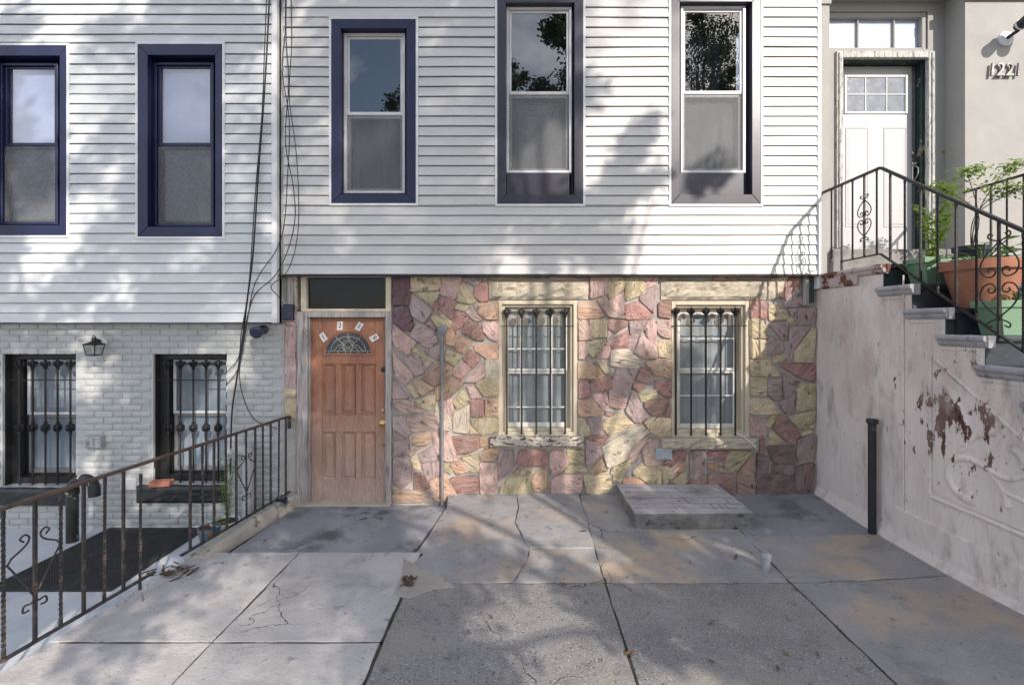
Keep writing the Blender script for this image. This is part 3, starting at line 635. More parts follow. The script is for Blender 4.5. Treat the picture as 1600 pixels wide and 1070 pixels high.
# ------------------------------------------------------------------ middle house: white siding over rubble stone
YS = -0.085                                    # siding face
house = empty('row_house', (0.3,0,0), label='row house with white siding above a base of mixed coloured rubble stone', cat='house')
HX0, HX1 = PX(443,0), 3.235
zsid = PZ(428,YS)
BW = [(778,469,902.5,681),(1049,470,1171,683)]        # barred windows (px, wall plane)
bh = [(PX(a),PX(c),PZ(d),PZ(b)) for a,b,c,d in BW]
dh = (PX(465),PX(613),-0.10,PZ(430.5))
up = [((518,31,650,318),(533,45.5,635.5,303.5),(536,50,634,303.5),301,178),
      ((777,-9,911,319),(790.5,5.5,897.5,304.5),(791,14,893,272),0,146),
      ((1048.5,-10,1188,319),(1062,4,1174.5,304),(1062,12,1163,272),0,145)]
uh = []
for o_, i_, f_, _, rl in up: uh.append((PX(o_[0],YS)+0.03,PX(o_[2],YS)-0.03,PZ(o_[3],YS)+0.03,PZ(o_[1],YS)-0.03))
wb = wallmesh(MB(), HX0, HX1, -0.15, zsid-0.01, 0.0, 0.26, bh+[dh])
stone_wall = wb.build('stone_wall', M['mortar'], house)
wallmesh(MB(), HX0, HX1, zsid-0.005, 6.3, YS+0.03, YS+0.14, uh).build('wall', M['siding'], house)
MB().box(HX0,HX1,YS+0.02,0.2,zsid-0.012,zsid-0.0055).build('soffit', M['iron'], house)
MB().cbox(HX0+0.002,HX1,YS-0.03,YS+0.019,zsid-0.028,zsid-0.009,0.004).build('starter_strip', M['black_paint'], house)
MB().box(HX0+0.01,HX1-0.01,3.0,3.05,-0.1,6.3).box(HX0+0.01,HX1-0.01,0.3,3.0,6.25,6.3).build('rear_wall', M['room'], house)
rects = []
con = [dict(g1=M['glass2'],g2=M['glass'],screen=True,back='dark'), dict(g1=M['glass2'],g2=M['glass'],screen=True,back='curtain'), dict(g1=M['glass2'],g2=M['glass'],screen=True,back='curtain')]
for (o_, i_, f_, _, rl), c_, tm in zip(up, con, ('navy','navy_sunlit','navy_sunlit')):
    wn, rc, _h = upper_window(house, o_, i_, f_, YS-0.012, M[tm], M['alum'], M['alum'], c_, rl, yrec=0.085 if tm=='navy_sunlit' else 0.10)
    rects.append(rc)
siding(house, HX0+0.05, HX1-0.02, zsid, 6.2, YS, rects, M['siding'], [[-0.75,1.35],[2.0],[-1.9,0.6],[1.45]])
MB().cbox(HX1-0.02,HX1+0.02,YS-0.022,YS+0.06,zsid-0.16,6.2).build('corner_post', M['white_trim'], house)
# rubble stones: traced outlines per tile (origin px, px per unit), colour letter, outline
T = {'A':(600,425,5.944),'B':(600,600,5.944),'C':(890,425,5.944),'D':(890,600,5.944),'E':(1130,425,5.944),'F':(1130,600,5.944),'G':(740,650,8.233),'H':(740,425,8.889),'I':(980,670,7.273),'L':(430,420,2.674)}
S = """A K 90,40 235,35 248,170 240,300 85,305
A K 95,315 225,330 270,480 250,545 170,525 100,470
A Y 250,34 530,34 530,130 495,170 250,180
A P 550,34 725,34 700,130 660,250 525,205 545,110
A M 745,34 950,34 850,130 740,75
A R 955,85 965,265 905,275 840,220 850,140
A Y 735,95 860,265 800,290 680,270 700,170
A Y 310,190 515,185 490,250 440,305 360,240
A M 245,190 455,350 375,470 270,410 240,300
A R 525,235 570,260 490,360 455,335
A R 580,250 670,275 640,435 570,410 530,340
A Y 520,380 635,460 610,510 500,510 440,420
A Y 670,295 800,320 750,360 665,340
A R 665,360 790,425 690,540 625,500
A P 800,340 915,450 850,450 760,380
A O 840,300 1055,280 1055,440 930,430 880,370
A P 920,480 1055,460 1055,640 985,615 930,550
A R 760,470 860,475 915,560 925,630 850,630 730,560
A M 325,465 450,540 500,640 420,700 370,680 245,585
A M 380,490 430,445 480,530 440,540
A P 90,490 300,655 225,765 130,720 85,620
A Y 300,695 410,780 370,800 265,735
A M 390,715 530,675 535,790 490,815 395,745
A M 190,790 320,775 370,930 300,960 230,890
A P 360,810 460,840 375,915
A P 85,740 275,960 195,1055 110,960
A O 610,520 690,560 660,690 575,660 560,590
A O 695,600 815,650 740,755 645,700
A Y 590,715 720,785 665,870 570,815
A R 800,720 895,805 820,895 740,800
A O 840,685 1055,665 1055,800 960,800 860,735
A R 735,840 810,900 715,1000 640,950
A C 945,815 1055,815 1055,975 945,980
A P 800,960 930,830 930,970 850,1015 750,1015
A B 525,815 645,895 540,1020 470,1050 360,985
A O 275,1020 335,995 470,1075 350,1145
A B 620,965 745,1040 600,1165 555,1175 545,1040
A M 85,985 235,1165 85,1170
A Y 850,1030 960,985 1055,1000 1055,1150 930,1145
B Y 215,20 290,10 325,110 270,120
B P 770,25 840,30 905,120 815,125
B Y 280,155 480,90 470,180 425,230 330,205
B O 475,50 530,10 530,145 500,150
B Y 740,40 790,170 680,225 645,160
B R 810,145 925,150 920,300 805,295
B O 945,145 1055,145 1055,300 945,285
B Y 810,320 1055,310 1055,440 910,465 840,400
B P 85,140 270,150 280,270 140,270
B P 295,215 380,250 290,270
B P 215,310 460,265 515,405 275,440
B C 490,180 535,250 620,310 620,420 530,415 475,260
B P 560,165 625,135 650,250 610,290 560,250
B C 655,270 795,190 790,445 650,440
B Y 800,380 870,450 800,455
B M 85,300 200,310 255,440 210,490 95,410
B M 95,430 205,500 100,515
B M 100,540 230,490 235,640 105,645
B O 280,480 430,450 440,520 385,565 275,560
B P 445,445 600,440 690,695 585,710 500,640
B M 320,650 470,565 495,700 345,725
B P 300,590 340,590 250,670 240,640
B Y 255,680 310,650 345,770 285,800
B M 355,740 525,710 525,830 405,885
B R 635,485 880,475 885,590 770,635 675,640
B O 895,500 965,490 965,560 900,580
B O 895,640 960,590 1055,610 1040,700 915,710
B Y 725,675 870,650 880,800 815,800 750,740
B O 640,720 705,700 795,800 680,835 620,750
B Y 560,720 635,800 615,830 555,790
B M 95,680 205,670 250,740 250,890 170,955 95,920
B R 290,825 345,830 415,930 380,970 285,970
B O 425,900 570,840 680,1030 630,1075 490,1075
B R 610,870 870,850 875,1010 690,1025
B P 890,730 1050,740 1050,1010 895,1010
B B 90,975 380,985 370,1090 90,1090
B M 390,980 440,960 490,1090 390,1090
G M 330,450 510,440 510,640 330,820 320,640
G R 600,440 940,440 940,640 560,630
G P 985,445 1170,445 1215,600 1120,720 990,740
G Y 1200,435 1415,430 1415,600 1240,595
G Y 1220,640 1290,630 1300,710 1150,740
G Y 1310,640 1440,640 1440,715 1310,700
G O 500,730 575,660 590,740
G Y 620,675 790,670 740,740 620,740
G Y 480,790 720,770 720,990 340,990 360,900
G O 750,790 850,690 945,680 945,930 780,960
G P 1010,820 1090,760 1380,755 1395,900 1360,985 1000,985
H Y 190,50 545,50 535,108 190,108
H Y 570,50 990,50 1000,98 570,98
H P 1050,50 1500,50 1590,55 1590,105 1200,118 1060,98
C P 195,34 350,34 350,200 190,250
C Y 365,34 500,34 500,155 365,245
C Y 515,34 685,34 690,195 520,265
C P 700,40 820,40 800,110 700,160
C M 660,230 800,140 815,200 775,380 660,270
C P 260,265 340,220 370,340 500,400 500,430 360,410
C P 375,270 500,190 500,380 450,400 370,310
C R 515,310 640,280 775,400 740,435 520,440
C R 825,290 935,265 935,430 825,410
C O 85,290 225,285 315,400 280,425 85,435
C P 85,460 150,450 215,560 215,620 85,630
C Y 185,450 340,440 340,600 220,605
C R 340,435 525,460 530,495 410,570 375,530
C M 555,460 720,450 680,530 610,620 565,570
C P 690,520 770,450 800,500 800,650 740,630
C P 810,450 935,455 935,610 870,600 820,560
C R 540,540 530,710 440,710 325,670
C M 355,545 400,580 345,640
C M 550,590 605,640 600,750 535,720
C P 85,650 145,650 165,760 130,800 85,805
C Y 165,650 325,625 290,720 220,795 165,730
C P 370,690 370,800 260,790 305,700
C P 660,590 735,640 815,660 805,795 690,795 610,740
C Y 825,645 935,645 935,800 880,785 825,780
C C 385,725 530,720 650,820 625,895 380,870
C Y 250,825 300,815 375,930 320,935
C O 85,840 230,840 315,960 270,985 85,985
C O 700,840 830,815 935,815 935,975 790,950
C M 440,890 630,905 520,1165 370,1110 400,1000
C R 680,870 775,990 740,1035 615,1000
C R 85,1010 185,1010 190,1150 85,1165
C R 210,1000 385,960 385,1080 340,1100 200,1110
C R 590,1040 660,1035 690,1070 640,1110 590,1080
C R 800,1010 935,1000 930,1160 880,1150 800,1080
C Y 860,36 1015,36 1010,70 860,78
D P 215,120 340,70 360,200 300,215
D P 365,80 515,120 510,210 440,225 375,200
D O 85,150 210,140 310,260 290,290 85,295
D R 320,240 430,265 380,285 340,280
D M 580,70 720,290 650,350 600,345 520,250
D Y 640,90 800,50 805,120 680,160
D R 695,170 840,140 925,150 840,295 770,290 700,205
D R 930,180 930,300 875,280
D Y 85,320 125,320 205,430 190,470 85,480
D M 165,320 300,290 290,370 340,460 215,460
D Y 305,350 450,260 595,370 370,480 310,400
D Y 690,350 780,310 930,320 930,470 830,480 750,440
D C 300,570 660,370 735,450 560,580 520,690 350,770
D P 735,470 680,560 600,720 520,700 570,590
D M 150,520 230,540 310,640 200,730 155,740
D R 150,490 340,470 350,490 280,560
D P 690,520 845,490 845,590 840,740 700,740 680,640
D O 190,790 290,685 345,800 210,830
D Y 400,770 570,690 500,830 385,825
D Y 125,845 355,840 390,940 300,1010 160,1010
D Y 410,835 500,840 470,905 400,900
D Y 595,800 670,730 790,760 780,950 650,850 590,850
D O 500,870 560,860 750,880 750,950 500,950
D Y 800,760 850,760 850,960 790,960
D Y 860,760 930,755 960,850 870,940
D R 870,740 970,625 1070,625 1070,680 940,760
D O 930,830 1070,695 1070,765 970,860
I M 715,250 870,245 895,290 895,510 705,560
I R 930,250 1130,245 1100,370 920,340
I Y 1160,245 1410,245 1220,495 1100,395
I B 1420,260 1440,720 1250,720 1245,520
I O 915,390 1020,390 1015,470 920,465
I O 1040,435 1090,430 1110,475 1050,465
I R 920,505 1200,510 1200,720 1060,680 920,620
I Y 490,590 660,470 670,640
I R 710,590 890,570 890,660 710,660
I R 1505,115 1555,110 1555,260 1500,270
E O -90,40 110,40 110,72 -90,76
E P 115,40 370,40 370,72 115,72
E C 410,80 590,38 520,230 410,250
E R 600,38 700,40 690,130 560,250 525,220
E M 600,210 700,180 735,320 550,325
E M 600,340 855,330 835,480 670,480
E R 250,270 405,275 400,430 255,420
E Y 415,310 520,310 600,400 580,435 430,450
E Y 590,450 625,420 665,475 620,500
E Y 245,440 330,440 405,530 400,605 245,605
E Y 245,620 300,640 395,640 390,795 250,795
E M 415,480 595,470 580,610 550,635
E M 465,605 550,690 545,740 410,770 415,620
E M 605,525 800,500 650,725 610,650
E Y 820,510 845,520 835,800 800,830 660,825 655,740
E M 570,660 630,650 650,830 600,840 565,790
E Y 455,790 550,760 560,820 460,840
E Y 250,820 400,820 510,945 480,965 260,960
E R 500,855 840,850 840,1020 700,970
E Y 255,985 390,985 390,1140 255,1135
E M 410,1010 530,980 535,1180 470,1190 405,1120
E M 545,930 700,1030 660,1120 560,1180
E Y 705,1045 845,1040 840,1260 670,1290 680,1100
F Y 250,140 430,140 510,250 490,275 250,275
F M 510,175 660,85 650,240 620,290 570,260
F P 240,315 385,325 385,475 255,475
F Y 395,330 460,290 465,340 420,395 395,380
F R 530,270 705,455 610,545 455,410
F Y 600,300 845,235 830,320 760,410 690,400
F Y 840,340 835,400 790,405
F Y 735,435 830,420 820,450 725,475
F Y 410,490 455,435 550,535 430,560
F D 400,575 670,570 660,730 470,730
F D 310,640 425,680 405,820 310,810
F M 690,510 845,460 835,700 700,730 680,650
F D 460,745 650,740 650,830 450,830
F D 300,825 380,835 330,910 300,890
F D 400,840 650,840 645,1010 310,1010 320,930
F D 665,770 835,725 820,1010 665,1010
F R 345,510 380,510 375,640 345,630
L P 46,240 90,240 90,362 46,362
L M 46,366 90,366 90,495 46,490
L Y 46,500 90,503 90,530 46,530
L Y 46,545 92,545 92,630 46,600
L C 68,40 92,36 92,160 70,160
L M 46,170 90,165 90,235 46,235"""
def roundpoly(P, k=0.22):
    out = []; n = len(P)
    for i in range(n):
        a, b, c = P[i-1], P[i], P[(i+1)%n]
        out.append(b+(a-b)*k*random.uniform(0.6,1.2)); out.append(b+(c-b)*k*random.uniform(0.6,1.2))
    return out
for ln in S.split('\n'):
    q = ln.split(); x0, y0, s_ = T[q[0]]
    P = [Vector(((x0+float(a.split(',')[0])/s_-CX)*-CAMY/F, CAMZ-(y0+float(a.split(',')[1])/s_-CY)*-CAMY/F)) for a in q[2:]]
    c = sum(P, Vector((0,0)))/len(P)
    # principal direction of the stone gives the lie of its strata
    sxx = sum((p.x-c.x)**2 for p in P); szz = sum((p.y-c.y)**2 for p in P); sxz = sum((p.x-c.x)*(p.y-c.y) for p in P)
    ang = 0.5*math.atan2(2*sxz, sxx-szz)+random.uniform(-0.35,0.35)
    if random.random() < 0.2: ang += 1.3
    Q = roundpoly([p+(p-c).normalized()*0.0165 for p in P], 0.10); n = len(Q)
    size = min(max(p.x for p in Q)-min(p.x for p in Q), max(p.y for p in Q)-min(p.y for p in Q))
    h = 0.014+min(0.016, size*0.06); ca, sa = math.cos(-ang), math.sin(-ang)
    tx, tz = random.uniform(-0.07,0.07), random.uniform(-0.09,0.09)
    rings = [(1.0,0.006,0),(0.985,-h*0.7,0),(0.90,-h,0.5),(0.55,-h*1.12,1)]
    vs = []
    for sc_, dep, j in rings:
        for i, p in enumerate(Q):
            d = p-c; e = c+d*(1-(1-sc_)*min(1,0.10/max(d.length,0.02))) if sc_ > 0.8 else c+d*sc_
            jj = (random.uniform(-1,1)*0.006 if j else 0)+((e-c).x*tx+(e-c).y*tz if j else 0)
            vs.append((e.x-c.x, dep+jj, e.y-c.y))
    vs.append((0, -h*1.15+random.uniform(-0.003,0.005), 0))
    fs = []
    for r in range(3):
        for i in range(n):
            j = (i+1)%n; fs.append((r*n+i,r*n+j,(r+1)*n+j,(r+1)*n+i))
    fs += [(3*n+i,3*n+(i+1)%n,4*n) for i in range(n)]
    vs = [(x*ca-z*sa, y, x*sa+z*ca) for x,y,z in vs]
    o = MB().add(vs, fs).build('stone', M['st%s%d' % (q[1], random.choice((0,0,1,2)))], None, origin=(0,0,0), smooth=True)
    for p in o.data.polygons: pass
    o.parent = stone_wall; o.location = (c.x-wo(stone_wall).x, 0-wo(stone_wall).y, c.y-wo(stone_wall).z)
    o.rotation_euler = (0, -ang, 0)
# lintels and sills
def rough_block(x0, x1, z0, z1, y0, y1, name, mat, parent, amp=0.020, nx=22, nz_=6):
    mb = MB(); vs = []; fs = []
    for i in range(nx+1):
        for j in range(nz_+1):
            u, v = i/nx, j/nz_; ed = 1 if 0 < i < nx and 0 < j < nz_ else 0
            vs.append((x0+(x1-x0)*u+0.004*random.uniform(-1,1), y0+(0.018 if not ed else amp*random.uniform(-1,0.6)), z0+(z1-z0)*v+0.003*random.uniform(-1,1)))
    b = (nx+1)*(nz_+1)
    fs = [(i*(nz_+1)+j,(i+1)*(nz_+1)+j,(i+1)*(nz_+1)+j+1,i*(nz_+1)+j+1) for i in range(nx) for j in range(nz_)]
    rim = [i*(nz_+1) for i in range(nx+1)]+[nx*(nz_+1)+j for j in range(1,nz_+1)]+[i*(nz_+1)+nz_ for i in range(nx-1,-1,-1)]+[j for j in range(nz_-1,0,-1)]
    vs2 = [(vs[r][0],y1,vs[r][2]) for r in rim]; k = len(rim)
    fs += [(rim[i],b+i,b+(i+1)%k,rim[(i+1)%k]) for i in range(k)]
    return mb.add(vs+vs2, fs).build(name, mat, parent, origin=((x0+x1)/2,y0,z0))
rough_block(PX(764),PX(919),PZ(468),PZ(440),-0.035,0.01,'lintel',M['lintel'],house)
rough_block(PX(1032),PX(1199),PZ(468.5),PZ(439),-0.035,0.01,'lintel',M['lintel'],house)
# barred windows
def barred(h, sashrect, rails, cols, sillr, back, grid=True):
    x0,x1,z0,z1 = h; wn = empty('window', ((x0+x1)/2,0,z0), house); e = 0.0015
    fw = 0.075
    fm = MB(); frame4(fm, x0+e,x1-e,z0+e,z1-e, 0.045, -0.006, 0.10); frame4(fm, x0+0.046,x1-0.046,z0+0.046,z1-0.046, 0.03, 0.03, 0.115)
    fm.build('frame', M['cream_wood'], wn)
    Y = 0.10
    a0,a1,b0,b1 = PX(sashrect[0],Y),PX(sashrect[2],Y),PZ(sashrect[3],Y),PZ(sashrect[1],Y)
    a0 = max(a0,x0+0.078); a1 = min(a1,x1-0.078); b1 = min(b1,z1-0.078); b0 = max(b0,z0+0.078)
    fill = MB()
    fill.box(x0+0.01,a0,Y+0.012,Y+0.05,z0+0.01,z1-0.01).box(a1,x1-0.01,Y+0.012,Y+0.05,z0+0.01,z1-0.01).box(a0,a1,Y+0.012,Y+0.05,b1,z1-0.01).box(a0,a1,Y+0.012,Y+0.05,z0+0.01,b0)
    fill.build('casing', M['cream_wood'], wn)
    zm = PZ(rails[1],Y)
    frame4(MB(), a0+0.001,a1-0.001,zm-0.012,b1-0.001, 0.028, Y-0.014, Y+0.012).build('sash', M['white_wood'], wn)
    frame4(MB(), a0+0.001,a1-0.001,b0+0.001,zm-0.013, 0.030, Y+0.004, Y+0.032, 0.05).build('sash', M['white_wood'], wn)
    MB().box(a0+0.026,a1-0.026,Y-0.002,Y+0.001,zm+0.014,b1-0.027).build('pane', M['glass'], wn)
    MB().box(a0+0.028,a1-0.028,Y+0.017,Y+0.020,b0+0.048,zm-0.04).build('pane', M['glass'], wn)
    for k, rz in ((0,rails[0]),(1,rails[2])):
        z = PZ(rz,Y); MB().cbox(a0+0.027,a1-0.027,Y-0.010+0.018*k,Y-0.003+0.018*k,z-0.008,z+0.008,0.002).build('muntin', M['white_wood'], wn)
    for k in range(1, cols):
        x = a0+(a1-a0)*k/cols
        MB().cbox(x-0.008,x+0.008,Y-0.009,Y-0.003,zm+0.026,b1-0.030,0.002).build('muntin', M['white_wood'], wn)
        MB().cbox(x-0.008,x+0.008,Y+0.009,Y+0.015,b0+0.052,zm-0.044,0.002).build('muntin', M['white_wood'], wn)
    curtain(wn, a0-0.02,a1+0.02,b0,b1,Y+0.06,M[back],6,0.010)
    MB().box(x0-0.05,x1+0.05,Y+0.35,Y+0.37,z0-0.05,z1+0.05).build('room_backing', M['room'], wn)
    return wn
barred(bh[0], (790,482,886,670), (545,578,636), 4, None, 'curtain_pale')
barred(bh[1], (1058,488,1150,671), (529,577,618), 1, None, 'curtain')
rough_block(PX(766,-0.09),PX(912,-0.09),PZ(698.5,-0.09),PZ(683,-0.09),-0.09,0.05,'sill',M['sill_peel'],house,0.004)
rough_block(PX(1036,-0.09),PX(1186,-0.09),PZ(703,-0.09),PZ(686,-0.09),-0.09,0.05,'sill',M['lintel'],house,0.016)
grille(house, (792,815,838,860,883), 482, 678, 509.5, (783,897), -0.022, M['iron_worn'])
grille(house, (1056,1080,1103,1126,1149), 481, 680, 509, (1049,1166), -0.022, M['iron'])
# door set
dfr = MB(); fx0,fx1 = PX(465.5),PX(613); dz1 = PZ(487); e = 0.001
dfr.cbox(fx0,PX(482.5),-0.035,0.12,-0.06,dz1); dfr.cbox(PX(603.5),fx1,-0.034,0.12,-0.06,dz1)
dfr.cbox(PX(482.5)+e,PX(603.5)-e,-0.032,0.12,PZ(496),dz1)
dfr.box(PX(482.5)-0.0,PX(482.5)+0.012,0.0,0.04,-0.05,PZ(496)).box(PX(603.5)-0.012,PX(603.5),0.0,0.04,-0.05,PZ(496))
dfr.build('door_frame', M['frame_wood'], house, bevel=0.004)
MB().box(PX(466),PX(612),-0.075,0.10,-0.07,-0.028).build('threshold', M['lintel'], house, bevel=0.006)
tr = MB(); frame4(tr, PX(471),PX(612),dz1+0.002,PZ(430.6), 0.062, -0.02, 0.08, 0.03, 0.02)
tro = tr.build('transom', M['cream_wood'], house)
MB().box(PX(471)+0.06,PX(612)-0.06,0.03,0.034,dz1+0.028,PZ(430.6)-0.015).build('pane', M['glass_dim'], tro)
MB().box(PX(471),PX(612),0.12,0.13,dz1,PZ(430.6)).build('room_backing', mk('navy_reflection', (0.05,0.065,0.12), 0.8, var=0.3, vs=6), tro)  # navy backing imitates the dark blue sky reflection in the pane
YD = 0.045
d0,d1,db,dt = PX(483,YD),PX(603.5,YD),PZ(783,YD),PZ(496,YD)
def dpx(cx, cy): return (PX(430+cx/2.674,YD), PZ(420+cy/2.674,YD))
DM = M['door_wood']
door = empty('door', ((d0+d1)/2,YD,db), house)
MB().box(d0+0.003,d1-0.003,YD+0.016,YD+0.045,db,dt-0.003).build('door_slab', DM, door, origin=((d0+d1)/2,YD,db))
xs_ = [197,250,280,335,361,418]; zs_ = [398,608,682,880]
XE = [d0+0.003]+[dpx(q,0)[0] for q in xs_]+[d1-0.003]; ZE = [dt-0.003]+[dpx(0,q)[1] for q in zs_]+[db]
o3_ = ((d0+d1)/2,YD,db)
for a, b in ((0,1),(6,7)): MB().cbox(XE[a],XE[b],YD,YD+0.0155,db,dt-0.003,0.005).build('stile', DM, door, origin=o3_)
for a, b in ((1,0),(3,2),(5,4)): MB().cbox(XE[1]+0.0005,XE[6]-0.0005,YD+0.0006,YD+0.0155,ZE[a],ZE[b],0.005).build('rail', DM, door, origin=o3_)
for a, b in ((2,3),(4,5)):
    for c_, d_ in ((2,1),(4,3)): MB().cbox(XE[a],XE[b],YD+0.0009,YD+0.0155,ZE[c_]+0.0005,ZE[d_]-0.0005,0.005).build('mullion', DM, door, origin=o3_)
for cx0, cx1 in ((197,250),(280,335),(361,418)):
    for cy0, cy1 in ((398,608),(682,880)):
        (xa,za),(xb,zb_) = dpx(cx0,cy1), dpx(cx1,cy0)
        mb = MB()
        def rect(m, y): return [(xa+m,y,za+m),(xb-m,y,za+m),(xb-m,y,zb_-m),(xa+m,y,zb_-m)]
        vs = rect(0.001,YD-0.002)+rect(0.006,YD-0.004)+rect(0.012,YD+0.006)+rect(0.018,YD+0.013)+rect(0.046,YD-0.001)
        fs = [(4*k+i,4*k+(i+1)%4,4*k+4+(i+1)%4,4*k+4+i) for k in range(4) for i in range(4)]+[(16,17,18,19)]
        mb.add(vs, fs).build('panel', DM, door, origin=o3_)
# fan light
(fxl, fzb), (fxr, _) = dpx(198,357), dpx(413,357); fcx = (fxl+fxr)/2; rw = (fxr-fxl)/2; rh = dpx(0,254)[1]-fzb
def arc(k, n=28): return [(fcx+rw*k*math.cos(math.pi*i/n), fzb+0.012*(k<0.99)+(rh-0.012*(k<0.99))*k*math.sin(math.pi*i/n)) for i in range(n+1)]
fan = empty('fanlight', (fcx,YD,fzb), door)
mb = MB(); o1, o2, o3 = arc(1.0), arc(0.93), arc(0.86)
n = len(o1)
vs = [(x,YD,z) for x,z in o1]+[(x,YD-0.022,z) for x,z in o2]+[(x,YD-0.004,z) for x,z in o3]
fs = [(k*n+i,k*n+i+1,(k+1)*n+i+1,(k+1)*n+i) for k in range(2) for i in range(n-1)]
mb.add(vs, fs); mb.cbox(fxl-0.006,fxr+0.006,YD-0.014,YD+0.002,fzb-0.012,fzb+0.012)
mb.build('moulding', DM, fan, origin=((d0+d1)/2,YD,db), smooth=True)
ga = arc(0.87); MB().add([(x,YD-0.003,z) for x,z in ga],[tuple(range(n))]).build('pane', mk('fan_glass',(0.045,0.055,0.075),0.12,var=0.3,vs=12,spec=0.8), fan)
def fp(u, v): return (fcx+rw*0.86*u, YD-0.005, fzb+0.012+(rh-0.012)*0.86*v)
came = MB(); r = 0.0022
def cm(ps, sm=True): came.tube(curvepts([fp(*p) for p in ps], 6) if sm else [fp(*p) for p in ps], r, 5)
cm([(0.78*math.cos(math.pi*i/16), 0.12+0.70*math.sin(math.pi*i/16)) for i in range(17)])
cm([(-0.98,0.10),(0.98,0.10)], False); cm([(0,0.82),(0,1.0)], False)
for sg in (-1,1):
    cm([(sg*0.56,0.80),(sg*0.2,0.42)], False)
    cm([(0,0.82),(sg*0.10,0.62),(sg*0.24,0.52),(sg*0.20,0.40),(0,0.26)]); cm([(0,0.62),(sg*0.2,0.36),(sg*0.12,0.14)])
    cm([(sg*0.2,0.36),(sg*0.42,0.40),(sg*0.56,0.22),(sg*0.70,0.11)]); cm([(0,0.26),(sg*0.18,0.14),(sg*0.26,0.28),(sg*0.36,0.28),(sg*0.44,0.11)])
    for u in (0.12,0.46,0.86): cm([(sg*u,0.10),(sg*u,0.0)], False)
came.build('came', M['lead'], fan, smooth=True)
# number plates on the door
for ch, cx, cy, rot in (('1',202,285,33),('2',271,238,-4),('1',351,241,-32),('9',414,288,-62)):
    x, z = dpx(cx, cy); mb = MB(); a = R(rot); ca, sa = math.cos(a), math.sin(a)
    hw, hh = 0.031, 0.050
    sk = 0.012
    loc = [(-hw,-hh),(hw,-hh+sk*0.5),(hw,hh),(-hw,hh-sk*0.5)]
    mb.prism([(x+u*ca-v*sa, z+u*sa+v*ca) for u,v in loc], YD-0.0055, YD-0.001)
    mb.cur = 1; tv, tf = textmesh(ch, 0.078, 0.0012)
    mb.add([(x+p.x*ca-p.y*sa, YD-0.007-p.z, z+p.x*sa+p.y*ca) for p in tv], tf)
    mb.build('number_plate', [M['plate_white'],M['ink']], door)
for cx, cy, rr, mt, nm in ((452,592,0.021,'brass','deadbolt'),(450,644,0.033,'brass','door_knob'),(451,736,0.014,'brass','keyhole'),(453,420,0.030,'black_plastic','door_chime')):
    x, z = dpx(cx, cy)
    pr = [(rr,0),(rr,0.006),(rr*0.5,0.010),(rr*0.4,0.018),(rr*0.8,0.03),(rr*0.85,0.045),(rr*0.5,0.054)] if nm=='door_knob' else [(rr,0),(rr*0.95,0.010),(rr*0.6,0.016)]
    MB().lathe(pr, (x,YD,z), 16, 'y').build(nm, M[mt], door, smooth=True)
# odd ends of timber at the siding's lower corners
MB().cbox(PX(1252),PX(1260),-0.05,-0.012,PZ(478),zsid-0.03).build('corner_board', M['frame_wood'], house)
MB().cbox(PX(1260)+0.001,PX(1269),-0.04,-0.012,PZ(473),zsid-0.03).build('corner_board', M['jamb'], house)
MB().cbox(PX(452),PX(461),-0.045,0.0,PZ(478),PZ(431)).build('corner_board', M['frame_wood'], house)

# ------------------------------------------------------------------ left house: white siding, shade tint in its colour, over painted brick
YL = -0.115
lh = empty('row_house', (-5,0,-0.31), label='row house with shade-tinted white siding above a grey painted brick base', cat='house')
LX0, LX1 = -8.2, PX(443,0)-0.002
zsl = PZ(503,YL)
lb = [(PX(239),PX(354),PZ(756),PZ(552.5)),(PX(3),PX(118),PZ(760),PZ(552.5)),(PX(-240),PX(-125),PZ(760),PZ(552.5))]
ul = [((216,70,348,370),(231.5,87,337,354.5),(240,100,337,354.5),0,226),((-28,72,105,368),(-13,88,94.5,352),(-4,101,94.5,352),0,226)]
uh = [(PX(o_[0],YL)+0.03,PX(o_[2],YL)-0.03,PZ(o_[3],YL)+0.03,PZ(o_[1],YL)-0.03) for o_,_,_,_,_ in ul]
bwall = wallmesh(MB(), LX0, LX1, -0.5, zsl-0.004, 0.006, 0.26, lb).build('brick_wall', M['paint_brick'], lh)
wallmesh(MB(), LX0, LX1, zsl-0.003, 6.3, YL+0.03, YL+0.14, uh).build('wall', M['siding_shaded'], lh)
MB().box(LX0,LX1,YL+0.02,0.2,zsl-0.010,zsl-0.0035).build('soffit', M['black_paint'], lh)
MB().box(LX0,LX1,3.0,3.05,-0.1,6.3).box(LX0,LX1,0.3,3.0,6.25,6.3).build('rear_wall', M['room'], lh)
# bricks of the painted base (a few face shapes shared by all)
bm_ = []
bw, bhh = 0.199, 0.061
for v in range(6):
    vs = []; nx, nz_ = 7, 4; fs = []
    cx = [0,0.03,0.2,0.4,0.6,0.8,0.97,1]; cz = [0,0.10,0.5,0.90,1]
    for i in range(nx+1):
        for j in range(nz_+1):
            ed = 0 < i < nx and 0 < j < nz_
            vs.append((-bw/2+bw*cx[i]+random.uniform(-0.0025,0.0025), (random.uniform(-0.005,-0.001) if ed else 0.001), bhh*cz[j]-bhh/2+random.uniform(-0.0025,0.0025)))
    fs = [(i*(nz_+1)+j,(i+1)*(nz_+1)+j,(i+1)*(nz_+1)+j+1,i*(nz_+1)+j+1) for i in range(nx) for j in range(nz_)]
    bm_.append(MB().add(vs, fs))
tmpl = []; cnt = 0; stuff = MB(); zc = PZ(505)-0.03; row = 0
spots = []
while zc > -0.34:
    x = LX1-0.02-(0.104 if row%2 else 0.0)-bw/2
    while x > LX0:
        if not any(h[0]-0.06 < x < h[1]+0.06 and h[2]-0.02 < zc < h[3]+0.02 for h in lb): spots.append((x,zc))
        x -= 0.208
    zc -= 0.070; row += 1
spots.sort(key=lambda s: abs(s[0]+4.2))
